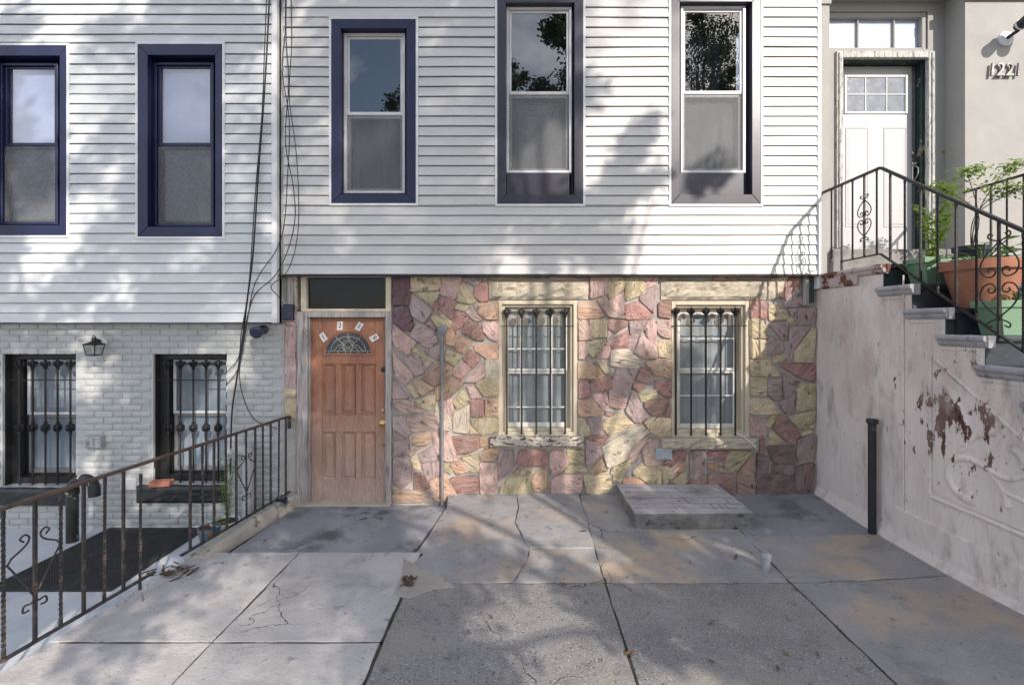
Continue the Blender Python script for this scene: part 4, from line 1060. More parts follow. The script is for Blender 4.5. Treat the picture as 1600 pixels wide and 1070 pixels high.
for k, (x, z) in enumerate(spots):
    v = random.randrange(6)
    if k < 290:
        if len(tmpl) <= v or tmpl[v] is None:
            while len(tmpl) <= v: tmpl.append(None)
            tmpl[v] = bm_[v].build('brick', M['paint_brick'], None, origin=(0,0,0), smooth=True)
            o = tmpl[v]; o.parent = bwall; o.location = Vector((x,0,z))-wo(bwall)
        else: share(tmpl[v], 'brick', bwall, (x,random.uniform(-0.001,0.001),z), rot=(0,random.uniform(-0.012,0.012),0))
    elif x > -6.6: stuff.add([(p.x+x,p.y,p.z+z) for p in bm_[v].v], bm_[v].f)
if stuff.v: stuff.build('brick_field', M['paint_brick'], bwall, kind='stuff', smooth=True)
rects = []
for o_, i_, f_, _, rl in ul:
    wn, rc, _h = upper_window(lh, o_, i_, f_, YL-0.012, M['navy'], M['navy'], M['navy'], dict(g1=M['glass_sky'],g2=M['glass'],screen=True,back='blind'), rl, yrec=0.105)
    rects.append(rc)
siding(lh, LX0, LX1-0.06, zsl, 6.2, YL, rects, M['siding_shaded'], [[-4.6],[-3.4],[-5.4],[-3.0]])
MB().cbox(LX1-0.06,LX1,YL-0.025,YL+0.08,zsl-0.01,6.2).build('corner_post', M['white_trim'], lh)
MB().box(LX1-0.035,LX1-0.001,YL+0.081,-0.002,zsl,zsid).build('shaded_return', M['navy_plastic'], lh)  # side face of the siding, its shade put into the dark colour
def left_window(h, bars, knots=True):
    x0,x1,z0,z1 = h; wn = empty('window', ((x0+x1)/2,0,z0), lh); e = 0.0015
    fm = MB(); frame4(fm, x0+e,x1-e,z0+e,z1-e, 0.07, 0.10, 0.22); fm.build('frame', M['black_paint'], wn)
    # black painted reveal
    rv = MB(); rv.box(x0+0.0005,x0+0.004,0.03,0.10,z0+e,z1-e).box(x1-0.004,x1-0.0005,0.03,0.10,z0+e,z1-e).box(x0+0.005,x1-0.005,0.03,0.10,z1-0.004,z1-0.0005)
    rv.build('reveal', M['black_paint'], wn)
    Y = 0.19; a0,a1,b0,b1 = x0+0.09,x1-0.075,z0+0.09,z1-0.08; zm = (b0+b1)/2+0.03
    fl = MB().box(x0+0.05,a0,Y+0.0,Y+0.05,z0+0.01,z1-0.01).box(a1,x1-0.05,Y,Y+0.05,z0+0.01,z1-0.01).box(a0,a1,Y,Y+0.05,b1,z1-0.01).box(a0,a1,Y,Y+0.05,z0+0.01,b0).build('casing', M['black_paint'], wn)
    frame4(MB(), a0+0.001,a1-0.001,zm-0.01,b1-0.001, 0.030, Y-0.012, Y+0.012).build('sash', M['alum'], wn)
    frame4(MB(), a0+0.001,a1-0.001,b0+0.001,zm-0.011, 0.034, Y+0.004, Y+0.03, 0.05).build('sash', M['grey_pipe'], wn)
    MB().box(a0+0.028,a1-0.028,Y-0.002,Y+0.001,zm+0.016,b1-0.028).build('pane', M['glass'], wn)
    MB().box(a0+0.030,a1-0.030,Y+0.015,Y+0.018,b0+0.046,zm-0.042).build('pane', M['glass'], wn)
    blind(wn, a0,a1,b0,b1,Y+0.045,M['blind_dim'],-1)
    MB().box(x0,x1,Y+0.2,Y+0.21,z0,z1).build('room_backing', M['room'], wn)
    rough_block(x0-0.14,x1-0.03 if h is lb[1] else x1,z0-0.19,z0-0.008,-0.07,0.25,'sill',M['black_paint'],wn,0.003)
    if bars: grille(lh, bars, 563, 757, 593.5, (bars[0]-16,bars[-1]+11), 0.035, M['iron'], 668 if knots else None, 0.010)
left_window(lb[0], (263,282,302,322,341)); left_window(lb[1], (31,51,71,90,110)); left_window(lb[2], None)

# ------------------------------------------------------------------ right house: beige stucco, raised entrance
rh_ = empty('row_house', (5.5,0,0), label='beige stucco row house with a raised white front door', cat='house')
RX0, RX1 = 3.238, 9.0
e0,e1 = PX(1296),PX(1508); ez0, ez1 = 2.49, 5.68
wallmesh(MB(), RX0, RX1, -0.2, 6.3, 0.0, 0.245, [(e0,e1,ez0,ez1)]).build('wall', M['stucco'], rh_)
Y2 = 0.245; fr0,fr1 = PX(1305,Y2),PX(1458,Y2); frt = PZ(82,Y2); tb,tt = PZ(77,Y2),PZ(18,Y2); t0,t1 = PX(1288,Y2),PX(1450,Y2)
wallmesh(MB(), e0-0.03, e1+0.03, 2.45, 5.75, Y2, Y2+0.2, [(fr0,fr1,2.5,frt),(t0,t1,tb,tt)]).build('entrance_wall', M['stucco'], rh_)
MB().cbox(RX0,e0+0.012,-0.02,-0.001,PZ(8),PZ(-12)).cbox(e1-0.03,RX1,-0.03,-0.001,PZ(2),PZ(-12)).build('band', M['stucco'], rh_)
MB().box(e0+0.002,e1-0.002,-0.06,Y2-0.002,2.4,PZ(389,-0.06)).build('door_step', M['conc_sill'], rh_, bevel=0.012)
MB().box(fr0-0.02,fr1+0.02,Y2-0.001,0.44,2.42,2.815).build('threshold', M['conc_sill'], rh_, bevel=0.008)
f = MB(); w_ = 0.075
f.cbox(fr0,fr0+w_,Y2-0.03,Y2+0.02,2.80,frt); f.cbox(fr1-w_,fr1,Y2-0.03,Y2+0.02,2.80,frt); f.cbox(fr0+w_+0.001,fr1-w_-0.001,Y2-0.029,Y2+0.02,frt-w_,frt)
f.cbox(fr0+0.02,fr0+0.045,Y2-0.045,Y2-0.029,2.80,frt-0.02); f.cbox(fr1-0.045,fr1-0.02,Y2-0.045,Y2-0.029,2.80,frt-0.02)
f.build('door_frame', M['peel_frame'], rh_, bevel=0.004)
j = MB(); j.box(fr0+0.001,fr0+w_-0.005,Y2+0.021,Y2+0.17,2.8,frt-0.01).box(fr1-w_+0.005,fr1-0.001,Y2+0.021,Y2+0.17,2.8,frt-0.01).box(fr0+w_,fr1-w_,Y2+0.021,Y2+0.17,frt-w_+0.004,frt-0.012)
j.cbox(fr1-w_-0.012,fr1-w_+0.004,Y2+0.05,Y2+0.075,2.8,frt-w_)
j.build('jamb', M['jamb'], rh_)
YR = 0.40; q0,q1 = PX(1311,YR),PX(1425,YR); qb,qt = 2.82, PZ(104,YR)
rd = empty('door', ((q0+q1)/2,YR,qb), rh_)
MB().cbox(q0,q1,YR,YR+0.045,qb,qt).build('door_slab', M['white_door'], rd)
MB().box(q1,fr1,YR+0.01,YR+0.04,qb,qt).box(fr0,fr1,YR+0.015,YR+0.035,qt,frt).box(fr0,q0,YR+0.01,YR+0.04,qb,qt).build('stop', M['grey_pipe'], rd)
def rpx(cx, cy): return (PX(1240+cx/2.547,YR), PZ(cy/2.547,YR))
for cx0,cx1,cy0,cy1 in ((205,298,508,905),(357,450,508,905)):
    (xa,za),(xb,zb_) = rpx(cx0,cy1), rpx(cx1,cy0)
    def rect(m, y): return [(xa+m,y,za+m),(xb-m,y,za+m),(xb-m,y,zb_-m),(xa+m,y,zb_-m)]
    vs = rect(0,YR)+rect(0.006,YR-0.007)+rect(0.020,YR-0.001)+rect(0.045,YR-0.006)
    MB().add(vs, [(4*k+i,4*k+(i+1)%4,4*k+4+(i+1)%4,4*k+4+i) for k in range(3) for i in range(4)]+[(12,13,14,15)]).build('panel', M['white_door'], rd)
(xa,za),(xb,zb_) = rpx(200,455), rpx(452,300)
lt = MB(); frame4(lt, xa,xb,za,zb_, 0.03, YR-0.014, YR+0.001)
for k in (1,2): lt.cbox(xa+(xb-xa)*k/3-0.008,xa+(xb-xa)*k/3+0.008,YR-0.011,YR+0.001,za+0.028,zb_-0.028,0.003)
lt.cbox(xa+0.028,xb-0.028,YR-0.0112,YR+0.001,(za+zb_)/2-0.008,(za+zb_)/2+0.008,0.003)
lo = lt.build('door_light', M['white_door'], rd)
MB().box(xa+0.02,xb-0.02,YR-0.004,YR-0.002,za+0.02,zb_-0.02).build('pane', mk('bright_pane',(0.16,0.18,0.22),0.06,var=0.3,vs=6,spec=1.0), lo)
hx, hz = rpx(474,612); MB().lathe([(0.026,0),(0.026,0.012),(0.014,0.02)], (hx,YR,hz), 14, 'y').build('deadbolt', M['nickel'], rd, smooth=True)
hx, hz = rpx(476,655)
hd = MB().lathe([(0.03,0),(0.03,0.012),(0.012,0.02),(0.02,0.05),(0.018,0.06)], (hx,YR,hz), 14, 'y')
hd.tube(curvepts([(hx,YR-0.01,hz-0.02),(hx+0.01,YR-0.06,hz-0.06),(hx+0.005,YR-0.06,hz-0.14),(hx,YR-0.012,hz-0.20)],6), 0.009, 8); hd.cbox(hx-0.016,hx+0.016,YR-0.012,YR,hz-0.24,hz-0.02)
hd.build('door_handle', M['nickel'], rd, smooth=True)
# transom over the entrance
tw = empty('transom', ((t0+t1)/2,Y2,tb), rh_)
frame4(MB(), t0+0.001,t1-0.001,tb+0.001,tt-0.001, 0.05, Y2+0.02, Y2+0.10, 0.03).build('frame', M['stucco'], tw)
for px_ in (1340,1396.5,1440): MB().cbox(PX(px_,Y2+0.06)-0.010,PX(px_,Y2+0.06)+0.010,Y2+0.05,Y2+0.09,tb+0.032,tt-0.052,0.003).build('muntin', M['stucco'], tw)
MB().box(t0+0.03,t1-0.03,Y2+0.07,Y2+0.073,tb+0.02,tt-0.03).build('pane', M['glass_sky'], tw)
MB().box(t0,t1,Y2+0.085,Y2+0.09,tb,tt).build('curtain', M['plate_white'], tw)  # white sheet, not cloth, imitating bright reflections in the transom panes
tv, tf = textmesh('1', 0.175, 0.012)
for ch, px_ in (('1',1550),('2',1563),('2',1577.5),('1',1591)):
    tv, tf = textmesh(ch, 0.205, 0.011, 0.0015); x, z = PX(px_,-0.03), PZ(110,-0.03)
    MB().add([(x+p.x*0.95+p.y*0.10,-0.03-p.z,z+p.y) for p in tv], tf).build('house_number', M['chrome'], rh_)
MB().lathe([(0.018,0),(0.016,0.008),(0.006,0.012)], (PX(1473,Y2),Y2,PZ(237,Y2)), 12, 'y').build('doorbell', M['brass'], rh_, smooth=True)
# ------------------------------------------------------------------ stoop
SX = 3.262; SX1 = 4.95; RIS = 0.2075; TR = 0.31; YL0 = -0.97
stoop = empty('stoop', (4.1,-2.0,0), label='pale peeling masonry stoop with dark steps beside the stone wall', cat='stoop')
prof = [(-0.001,-0.3),(-0.001,2.40)]
prof += [(YL0+0.006,2.40)]
NST = 12
for i in range(1, NST):
    z = 2.49-RIS*i-0.06
    prof += [(YL0-TR*(i-1)+0.006,z),(YL0-TR*i+0.006,z)]
prof += [(YL0-TR*(NST-1)+0.006,-0.3)]
MB().prismx(prof, SX, SX+0.14).build('side_wall', M['stoop'], stoop, origin=(SX,0,0))
MB().prismx(prof, SX1-0.14, SX1).build('side_wall', M['stoop'], stoop, origin=(SX1,0,0))
# landing
MB().box(SX+0.004,SX1-0.004,YL0,-0.003,2.0,2.445).build('landing_block', M['step_dark'], stoop)
MB().box(SX+0.142,SX1-0.142,YL0+0.01,-0.01,-0.2,1.99).build('core', M['stoop'], stoop)
def capprof(z, p=0.045): return [(SX+0.05,z),(SX-p*0.7,z),(SX-p*0.95,z-0.010),(SX-p,z-0.024),(SX-p*0.92,z-0.038),(SX-p*0.55,z-0.048),(SX-p*0.6,z-0.060),(SX-p*0.35,z-0.078),(SX-0.001,z-0.090),(SX+0.05,z-0.090)]
lc = MB(); lc.prism(capprof(2.49,0.045), YL0-0.028, -0.004)
lc.build('landing_cap', M['stoop_cap'], stoop, bevel=0.005)
MB().prism([(SX+0.02,2.425),(SX-0.026,2.425),(SX-0.022,2.34),(SX-0.010,2.325),(SX+0.02,2.32)], YL0+0.30, -0.004).build('frieze', M['stoop_cap'], stoop)
MB().box(SX+0.051,SX1-0.02,YL0-0.028,-0.004,2.446,2.489).build('landing_slab', M['step_dark'], stoop, bevel=0.012)
for i in range(1, NST):
    z = 2.49-RIS*i; y1 = YL0-TR*(i-1); y0 = YL0-TR*i
    MB().box(SX+0.003,SX1-0.003,y0,y1+0.02,max(-0.1,z-0.30),z-0.048).build('riser', M['step_dark'], stoop)
    MB().box(SX+0.051,SX1,y0-0.028,y1-0.001,z-0.0475,z).build('tread', M['step_dark'], stoop, bevel=0.014)
    MB().prism(capprof(z), y0-0.028, y1+0.05).build('tread_end', M['step_edge'], stoop, bevel=0.006)
    # scalloped bracket under the tread end
    zb_ = z-0.115
    mb = MB().tube(curvepts([(SX-0.001,y1+0.02,zb_),(SX-0.001,y0+0.14,zb_+0.004),(SX-0.001,y0+0.075,zb_-0.01),(SX-0.001,y0+0.05,zb_-0.06)],5), 0.008, 6)
    mb.build('bracket', M['stoop'], stoop, origin=(SX,0,0), smooth=True)
# plinth and carved panel
MB().prismx([(-1.08,-0.2),(-1.08,0.345),(-1.095,0.36),(-4.36,0.385),(-4.36,-0.2)], SX-0.014, SX+0.01).build('plinth', M['stoop'], stoop, origin=(SX,0,0), bevel=0.006)
MB().add([(SX-0.06,0.0,0.0),(SX-0.07,-4.3,0.02),(SX,0.0,0.17),(SX,-4.3,0.18),(SX+0.02,0,-0.1),(SX+0.02,-4.3,-0.1),(SX-0.06,0,-0.1),(SX-0.07,-4.3,-0.1)],
         [(0,1,3,2),(2,3,5,4),(4,5,7,6),(6,7,1,0),(0,2,4,6),(1,7,5,3)]).build('fillet', M['stoop'], stoop, origin=(SX,0,0))
def sp(px, py): # point on the stoop's side plane seen at that pixel
    D = F*SX/(px-CX); return (SX, D+CAMY, CAMZ-(py-CY)*D/F)
def relief(pts, r, name='carving', sm=True, n=6):
    p3 = [Vector(sp(*p)) for p in pts]; P = curvepts(p3, 6) if sm else p3
    k = len(P); rs = r*1.6 if not isinstance(r, tuple) else [3.0*(r[0]+(r[1]-r[0])*i/(k-1)) for i in range(k)]
    P = [p_+Vector(((rs if not isinstance(rs,list) else rs[i_])*0.30-0.010,0,0)) for i_, p_ in enumerate(P)]
    MB().tube(P, rs, 10).build(name, M['stoop'], stoop, origin=(SX,0,0), smooth=True)
pl_ = [Vector(sp(*q)) for q in ((1459,566),(1459,768),(1660,856),(1760,835),(1690,762),(1600,684))]
cpl = sum(pl_, Vector())/len(pl_); MB().prismx([(q.y,q.z) for q in pl_], SX-0.012, SX+0.005).build('carved_panel', M['stoop'], stoop, origin=(SX,0,0), bevel=0.004)
relief([(1413,430),(1413,800)], 0.004, 'seam', False)
relief([(1455,555),(1455,772)], 0.010, 'panel_bead', False)
relief([(1458,776),(1545,812),(1640,853)], 0.012, 'panel_bead', False)
relief([(1462,560),(1530,622),(1600,686),(1680,760)], 0.010, 'panel_bead', False)
relief([(1482,604),(1498,628),(1510,655),(1514,680),(1512,700),(1502,706),(1500,716)], (0.012,0.005))
relief([(1512,698),(1520,688),(1535,680),(1560,676)], (0.005,0.009))
relief([(1526,782),(1512,778),(1497,766),(1486,748),(1486,730),(1495,718),(1512,716),(1530,722),(1548,734),(1570,746),(1590,748),(1620,736)], (0.014,0.006))
relief([(1540,730),(1560,752),(1575,770),(1600,782),(1630,800)], (0.005,0.007))
relief([(1562,752),(1572,772),(1578,792)], (0.004,0.010))
relief([(1588,702),(1598,712),(1602,728),(1600,740)], (0.012,0.006))
for i in range(7):
    a = i/6; x = 1484+26*math.sin(a*1.4)+2; y = 612+80*a
    relief([(x,y),(x-9,y+4)], (0.007,0.003), 'carving', False)
for i in range(6):
    a = i/5; relief([(1490+32*a,752+26*a**0.8),(1497+28*a,745+26*a)], (0.006,0.003), 'carving', False)
# ------------------------------------------------------------------ iron railings
def twisted(mb, L, w=0.0135, turns=7, seg=44, z0=0.0):
    vs = []; fs = []
    for i in range(seg+1):
        t = i/seg; a = turns*2*math.pi*max(0,min(1,(t-0.06)/0.88))
        for q in range(4):
            b = a+math.pi/4+q*math.pi/2; vs.append((w*0.74*math.cos(b), w*0.74*math.sin(b), z0+L*t))
    fs = [(i*4+q,i*4+(q+1)%4,(i+1)*4+(q+1)%4,(i+1)*4+q) for i in range(seg) for q in range(4)]+[(3,2,1,0),tuple(seg*4+q for q in range(4))]
    return mb.add(vs, fs)
def spiral(c, r0, r1, a0, a1, ax, n=16):
    return [Vector(c)+ax[0]*((r0+(r1-r0)*i/n)*math.cos(a0+(a1-a0)*i/n))+ax[1]*((r0+(r1-r0)*i/n)*math.sin(a0+(a1-a0)*i/n)) for i in range(n+1)]
def scrollwork(c, ax, s):
    """two stacked hearts of flat bar with curled ends"""
    mb = MB(); U, V = ax; c = Vector(c)
    for sg in (-1,1):
        P = lambda u, v: c+U*(sg*u*s)+V*(v*s)
        for up_ in (1,-1):
            path = [P(0.045,up_*0.345),P(0.075,up_*0.36),P(0.085,up_*0.335),P(0.06,up_*0.315),P(0.01,up_*0.285),P(0.10,up_*0.20),P(0.145,up_*0.115),P(0.12,up_*0.045),P(0.06,up_*0.025),P(0.025,up_*0.06),P(0.045,up_*0.095),P(0.08,up_*0.085),P(0.075,up_*0.06)]
            mb.tube(curvepts(path, 4), 0.0052, 5)
    return mb
def diamond(c, ax, s):
    mb = MB(); U, V = ax; c = Vector(c)
    for sg in (-1,1):
        P = lambda u, v: c+U*(sg*u*s)+V*(v*s)
        mb.tube(curvepts([P(0.055,0.215),P(0.075,0.24),P(0.05,0.255),P(0.028,0.23),P(0.05,0.19),P(0.115,0.15)],4)+[P(0.135,0.12),P(0.115,0.085),P(0.0,-0.13)]+curvepts([P(0.02,-0.16),P(0.055,-0.155),P(0.06,-0.19),P(0.03,-0.19)],4), 0.0055, 5)
    return mb
# stoop railing: level over the landing, then down with the steps
def stoop_rail(X, ys, label, first_plain, scrolls, yend=-4.35):
    r = empty('railing', (X,-2.2,0), label=label, cat='railing', group='black iron railings on the stoop')
    YP = -0.84; ztop = 3.40; slope = RIS/TR
    zt = lambda y: ztop if y > YP else ztop-(YP-y)*slope
    mb = MB()
    mb.bar((X,-0.012,ztop),(X,YP,ztop),0.034,0.022).bar((X,YP,ztop),(X,yend,zt(yend)),0.0345,0.0225)
    mb.build('handrail', M['iron'], r, bevel=0.004)
    mb = MB(); mb.bar((X,-0.30,ztop-0.80),(X,YP,ztop-0.80),0.022,0.012).bar((X,YP,ztop-0.80),(X,yend,zt(yend)-0.80),0.0225,0.0125).build('bottom_rail', M['iron'], r)
    tw = pl = None
    for k, y in enumerate(ys):
        L = 0.80; z0 = zt(y)-0.80
        if (k%2 == 0) != first_plain:
            if tw is None:
                tw = twisted(MB(), L).build('baluster', M['iron'], None, origin=(0,0,0)); tw.parent = r; tw.location = Vector((X,y,z0))-wo(r)
            else: share(tw, 'baluster', r, (X,y,z0))
        else:
            if pl is None:
                pl = MB().box(-0.0075,0.0075,-0.0075,0.0075,0,L).build('baluster', M['iron'], None, origin=(0,0,0)); pl.parent = r; pl.location = Vector((X,y,z0))-wo(r)
            else: share(pl, 'baluster', r, (X,y,z0))
    for y, s in scrolls:
        scrollwork((X+0.001,y,zt(y)-0.42), (Vector((0,1,0)),Vector((0,0,1))), s).build('scroll', M['iron'], r, smooth=True)
    for y in (-0.31,-1.59,-2.56,-3.5):
        zz = zt(y)-0.80; st = -1
        gzv = 2.49 if y > YL0 else 2.49-RIS*math.ceil((YL0-y)/TR)
        MB().box(X-0.008,X+0.008,y-0.008,y+0.008,gzv-0.01,zz).build('foot', M['iron'], r)
    return r
ys = [-0.15-0.161*k for k in range(26)]
stoop_rail(3.335, ys, 'black iron railing with scrolls along the near edge of the stoop', False, [(-0.63,0.62),(-1.92,0.92),(-3.2,0.92)])
stoop_rail(4.89, ys, 'black iron railing along the far edge of the stoop', False, [(-0.79,0.9)])
# railing between patio and courtyard, bottom rail broken
lr = empty('railing', (-2.8,-1.5,0), label='old iron railing with rusty handrail and broken bottom rail along the courtyard', cat='railing')
U = Vector((0.125,1,0)).normalized()
def lp(D, z): y = D-5.2; return Vector((railx(y),y,z))
MB().bar(lp(1.2,0.925),lp(5.15,0.935),0.036,0.020).build('handrail', M['iron_rust'], lr, bevel=0.004)
MB().bar(lp(1.2,0.93-0.8),lp(2.0,0.10),0.022,0.014).bar(lp(1.2,0.085),lp(3.53,0.088),0.024,0.014).build('bottom_rail', M['iron_worn'], lr)
MB().bar(lp(3.76,0.095),lp(5.17,0.105),0.024,0.014).build('bottom_rail', M['iron_worn'], lr)
tw = pl = None
Ds = [1.3,1.43,1.56,1.69,1.82,1.95,2.08,2.21,2.34,2.47,2.604,2.754,2.89,3.024,3.154,3.287,3.41,3.85,3.98,4.10,4.25,4.365,4.5,4.62,4.735,4.85,4.977,5.1]
for k, D in enumerate(Ds):
    p = lp(D, 0.085); istw = k%2 == 0
    if 3.35 < D < 3.45: p.z = 0.02
    if istw:
        if tw is None: tw = twisted(MB(), 0.84, 0.0145, 6).build('baluster', M['iron_worn'], None, origin=(0,0,0)); tw.parent = lr; tw.location = p-wo(lr)
        else: share(tw, 'baluster', lr, p, rot=(random.uniform(-0.01,0.01),random.uniform(-0.01,0.01),0))
    else:
        if pl is None: pl = MB().box(-0.008,0.008,-0.008,0.008,0,0.84).build('baluster', M['iron_worn'], None, origin=(0,0,0)); pl.parent = lr; pl.location = p-wo(lr)
        else: share(pl, 'baluster', lr, p)
MB().box(-0.007,0.007,-0.007,0.007,0,0.06).build('broken_stub', M['iron_worn'], lr, origin=(0,0,0)).location = lp(3.535,0.87)-wo(lr)
diamond(lp(2.754,0.48),(U,Vector((0,0,1))),1.0).build('scroll', M['iron_worn'], lr, smooth=True)
diamond(lp(4.5,0.46),(U,Vector((0,0,1))),0.95).build('scroll', M['iron_worn'], lr, smooth=True)
MB().bar(lp(5.16,0.935),lp(5.16,0.80),0.03,0.02).build('end_bracket', M['iron_worn'], lr)
# ------------------------------------------------------------------ cellar hatch
hz = 0.195
def hgrid():
    mb = MB(); x0,x1,y0,y1 = 1.05,2.16,-0.84,-0.035; vs = []; fs = []; nx, ny = 16, 12
    for i in range(nx+1):
        for j in range(ny+1):
            ed = 0 < i < nx and 0 < j < ny
            x = x0+(x1-x0)*i/nx; y = y0+(y1-y0)*j/ny
            wob = 0.010*noise.noise(Vector((x*9,y*9,1)))
            vs.append((x+(wob if i in (0,nx) else 0), y+(wob if j in (0,ny) else 0), hz+0.004*noise.noise(Vector((x*4,y*4,3)))-(0.006 if not ed else 0)))
    fs = [(i*(ny+1)+j,(i+1)*(ny+1)+j,(i+1)*(ny+1)+j+1,i*(ny+1)+j+1) for i in range(nx) for j in range(ny)]
    return mb.add(vs, fs), (nx, ny)
hatch = empty('cellar_hatch', (1.6,-0.44,0.05), label='low flat cellar hatch with flaking grey cover against the stone wall', cat='hatch')
mb, (nx, ny) = hgrid()
rim = [i*(ny+1) for i in range(nx+1)]+[nx*(ny+1)+j for j in range(1,ny+1)]+[i*(ny+1)+ny for i in range(nx-1,-1,-1)]+[j for j in range(ny-1,0,-1)]
b = len(mb.v); k = len(rim); cc = Vector((1.6,-0.44,0))
low1 = [mb.v[r]+(mb.v[r]-cc).normalized()*0.008*random.uniform(-0.2,1)-Vector((0,0,0.018)) for r in rim]
low2 = [Vector((v.x,v.y,0.0))-(v-cc).normalized()*0.02 for v in low1]
mb.build('cover', M['hatch'], hatch)
sd_ = MB(); tp = [mb.v[r] for r in rim]
sd_.add([v for v in tp]+[Vector(v) for v in low1]+[v for v in low2], [(q*k+i,q*k+(i+1)%k,(q+1)*k+(i+1)%k,(q+1)*k+i) for q in range(2) for i in range(k)])
sd_.build('edge', M['hatch_side'], hatch, smooth=False)
sm = MB()                                        # raised seams of the roofing felt
for y in (-0.16,-0.30,-0.46,-0.62,-0.72): sm.tube([(1.08,y,hz),(1.5,y+random.uniform(-.01,.01),hz+0.001),(2.13,y+random.uniform(-.01,.01),hz)], 0.003, 5)
for i in range(7):
    x = random.uniform(1.15,2.05); y = random.choice((-0.16,-0.30,-0.46,-0.62)); sm.tube([(x,y,hz),(x+random.uniform(-.01,.01),y-0.14,hz)], 0.004, 5)
sm.build('felt_seam', M['hatch_side'], hatch, smooth=True)
# ------------------------------------------------------------------ small fixed things
v = MB(); Yp = -0.075; xp = PX(691,Yp); zt_ = PZ(516,Yp)
v.tube([(xp,Yp,-0.05),(xp,Yp,zt_)], 0.016, 10)
vp = v.build('vent_pipe', M['grey_pipe'], origin=(xp,Yp,0), smooth=True, label='thin grey standpipe with a round cap against the stone wall', cat='pipe')
MB().lathe([(0.02,-0.05),(0.05,-0.012),(0.056,0.0),(0.056,0.022),(0.050,0.027)], (xp+0.003,Yp,zt_), 20, 'y').build('cap', M['grey_pipe'], vp, smooth=True)
MB().tube([(xp,Yp,zt_),(xp-0.05,Yp+0.01,zt_),(xp-0.075,Yp+0.05,zt_)], 0.010, 8).build('stay', M['iron'], vp, smooth=True)
for zz in (0.75,1.55): MB().lathe([(0.021,-0.02),(0.021,0.02)], (xp,Yp,zz), 10).build('collar', M['grey_pipe'], vp, smooth=True)
p = at(1038,709.5,-0.05)
wb_ = MB().cbox(p.x-0.09,p.x+0.09,-0.06,-0.018,p.z-0.062,p.z+0.062,0.012).build('utility_box', M['box_grey'], origin=p, label='small grey metal box on the stone wall beneath the barred window', cat='box')
MB().cbox(p.x-0.055,p.x+0.055,-0.066,-0.0605,p.z-0.036,p.z+0.036,0.003).build('lid', M['box_grey'], wb_)
wr = MB().tube(curvepts([at(1150,676,-0.03),at(1163,683,-0.075),at(1176,693,-0.11),at(1182,700,-0.12)],5), 0.005, 6).build('loose_wire', M['white_trim'], origin=at(1165,690,-0.09), smooth=True, label='short white wire hanging over the sill of the right barred window', cat='wire')
bp_ = MB().lathe([(0.033,0.0),(0.033,1.02),(0.046,1.03),(0.048,1.06),(0.044,1.065),(0.03,1.066),(0.028,1.03)], (3.19,-0.93,0.02), 14).build('pipe_post', M['black_pipe'], origin=(3.19,-0.93,0.02), smooth=True, label='black iron pipe post standing against the stoop wall', cat='post')
cp = at(1195,886,-1.49)
MB().lathe([(0.032,0),(0.032,0.085),(0.039,0.087),(0.039,0.104),(0.034,0.106),(0.041,0.110),(0.041,0.128),(0.036,0.134),(0.018,0.141),(0.018,0.150),(0.010,0.151)], (1.93,-1.49,0.0), 16).build('cleanout_pipe', M['pvc'], origin=(1.93,-1.49,0), smooth=True, label='short white capped drain pipe sticking out of the concrete', cat='pipe')
# wall lantern on the left house
p = at(161,535,0); ln_ = empty('wall_lantern', p, label='black wall lantern with glass panes on the painted brick', cat='lamp')
MB().lathe([(0.055,0),(0.055,0.02),(0.03,0.035)], p, 16, 'y').build('wall_plate', M['white_trim'], ln_, smooth=True)
L0 = at(147,545,-0.16); MB().tube(curvepts([p,Vector((p.x-0.01,-0.08,p.z+0.03)),Vector((L0.x,L0.y,L0.z+0.10)),Vector((L0.x,L0.y,L0.z+0.07))],5), 0.022, 10).build('arm', M['black_plastic'], ln_, smooth=True)
def fr(z, s): return [(L0.x+a*s*0.8,L0.y+b*s*0.8,L0.z+z*0.8) for a,b in ((-1,-1),(1,-1),(1,1),(-1,1))]
mb = MB(); mb.add(fr(0.05,0.085)+fr(0.062,0.085)+fr(0.095,0.03)+fr(0.11,0.012), [(3,2,1,0)]+[(4*q+i,4*q+(i+1)%4,4*q+4+(i+1)%4,4*q+4+i) for q in range(3) for i in range(4)]+[(12,13,14,15)])
mb.tube([(L0.x+0.016*math.cos(a),L0.y,L0.z+0.125+0.016*math.sin(a)) for a in [k*math.pi/6 for k in range(13)]], 0.004, 5)
mb.build('roof', M['black_plastic'], ln_)
mb = MB(); lo_, hi_ = fr(-0.085,0.055), fr(0.05,0.075)
for a, b in zip(lo_, hi_): mb.bar(a, b, 0.009, 0.009)
for q in range(4): mb.bar(lo_[q], lo_[(q+1)%4], 0.010, 0.010)
mb.build('cage', M['black_plastic'], ln_)
for q in range(4): MB().add([Vector(lo_[q])*0.97+L0*0.03,Vector(lo_[(q+1)%4])*0.97+L0*0.03,Vector(hi_[(q+1)%4])*0.97+L0*0.03,Vector(hi_[q])*0.97+L0*0.03],[(0,1,2,3)]).build('pane', M['lamp_glass'], ln_)
MB().lathe([(0.008,-0.05),(0.016,-0.03),(0.026,0.0),(0.02,0.02),(0.012,0.045)], L0, 12).build('bulb', M['plate_white'], ln_, smooth=True)
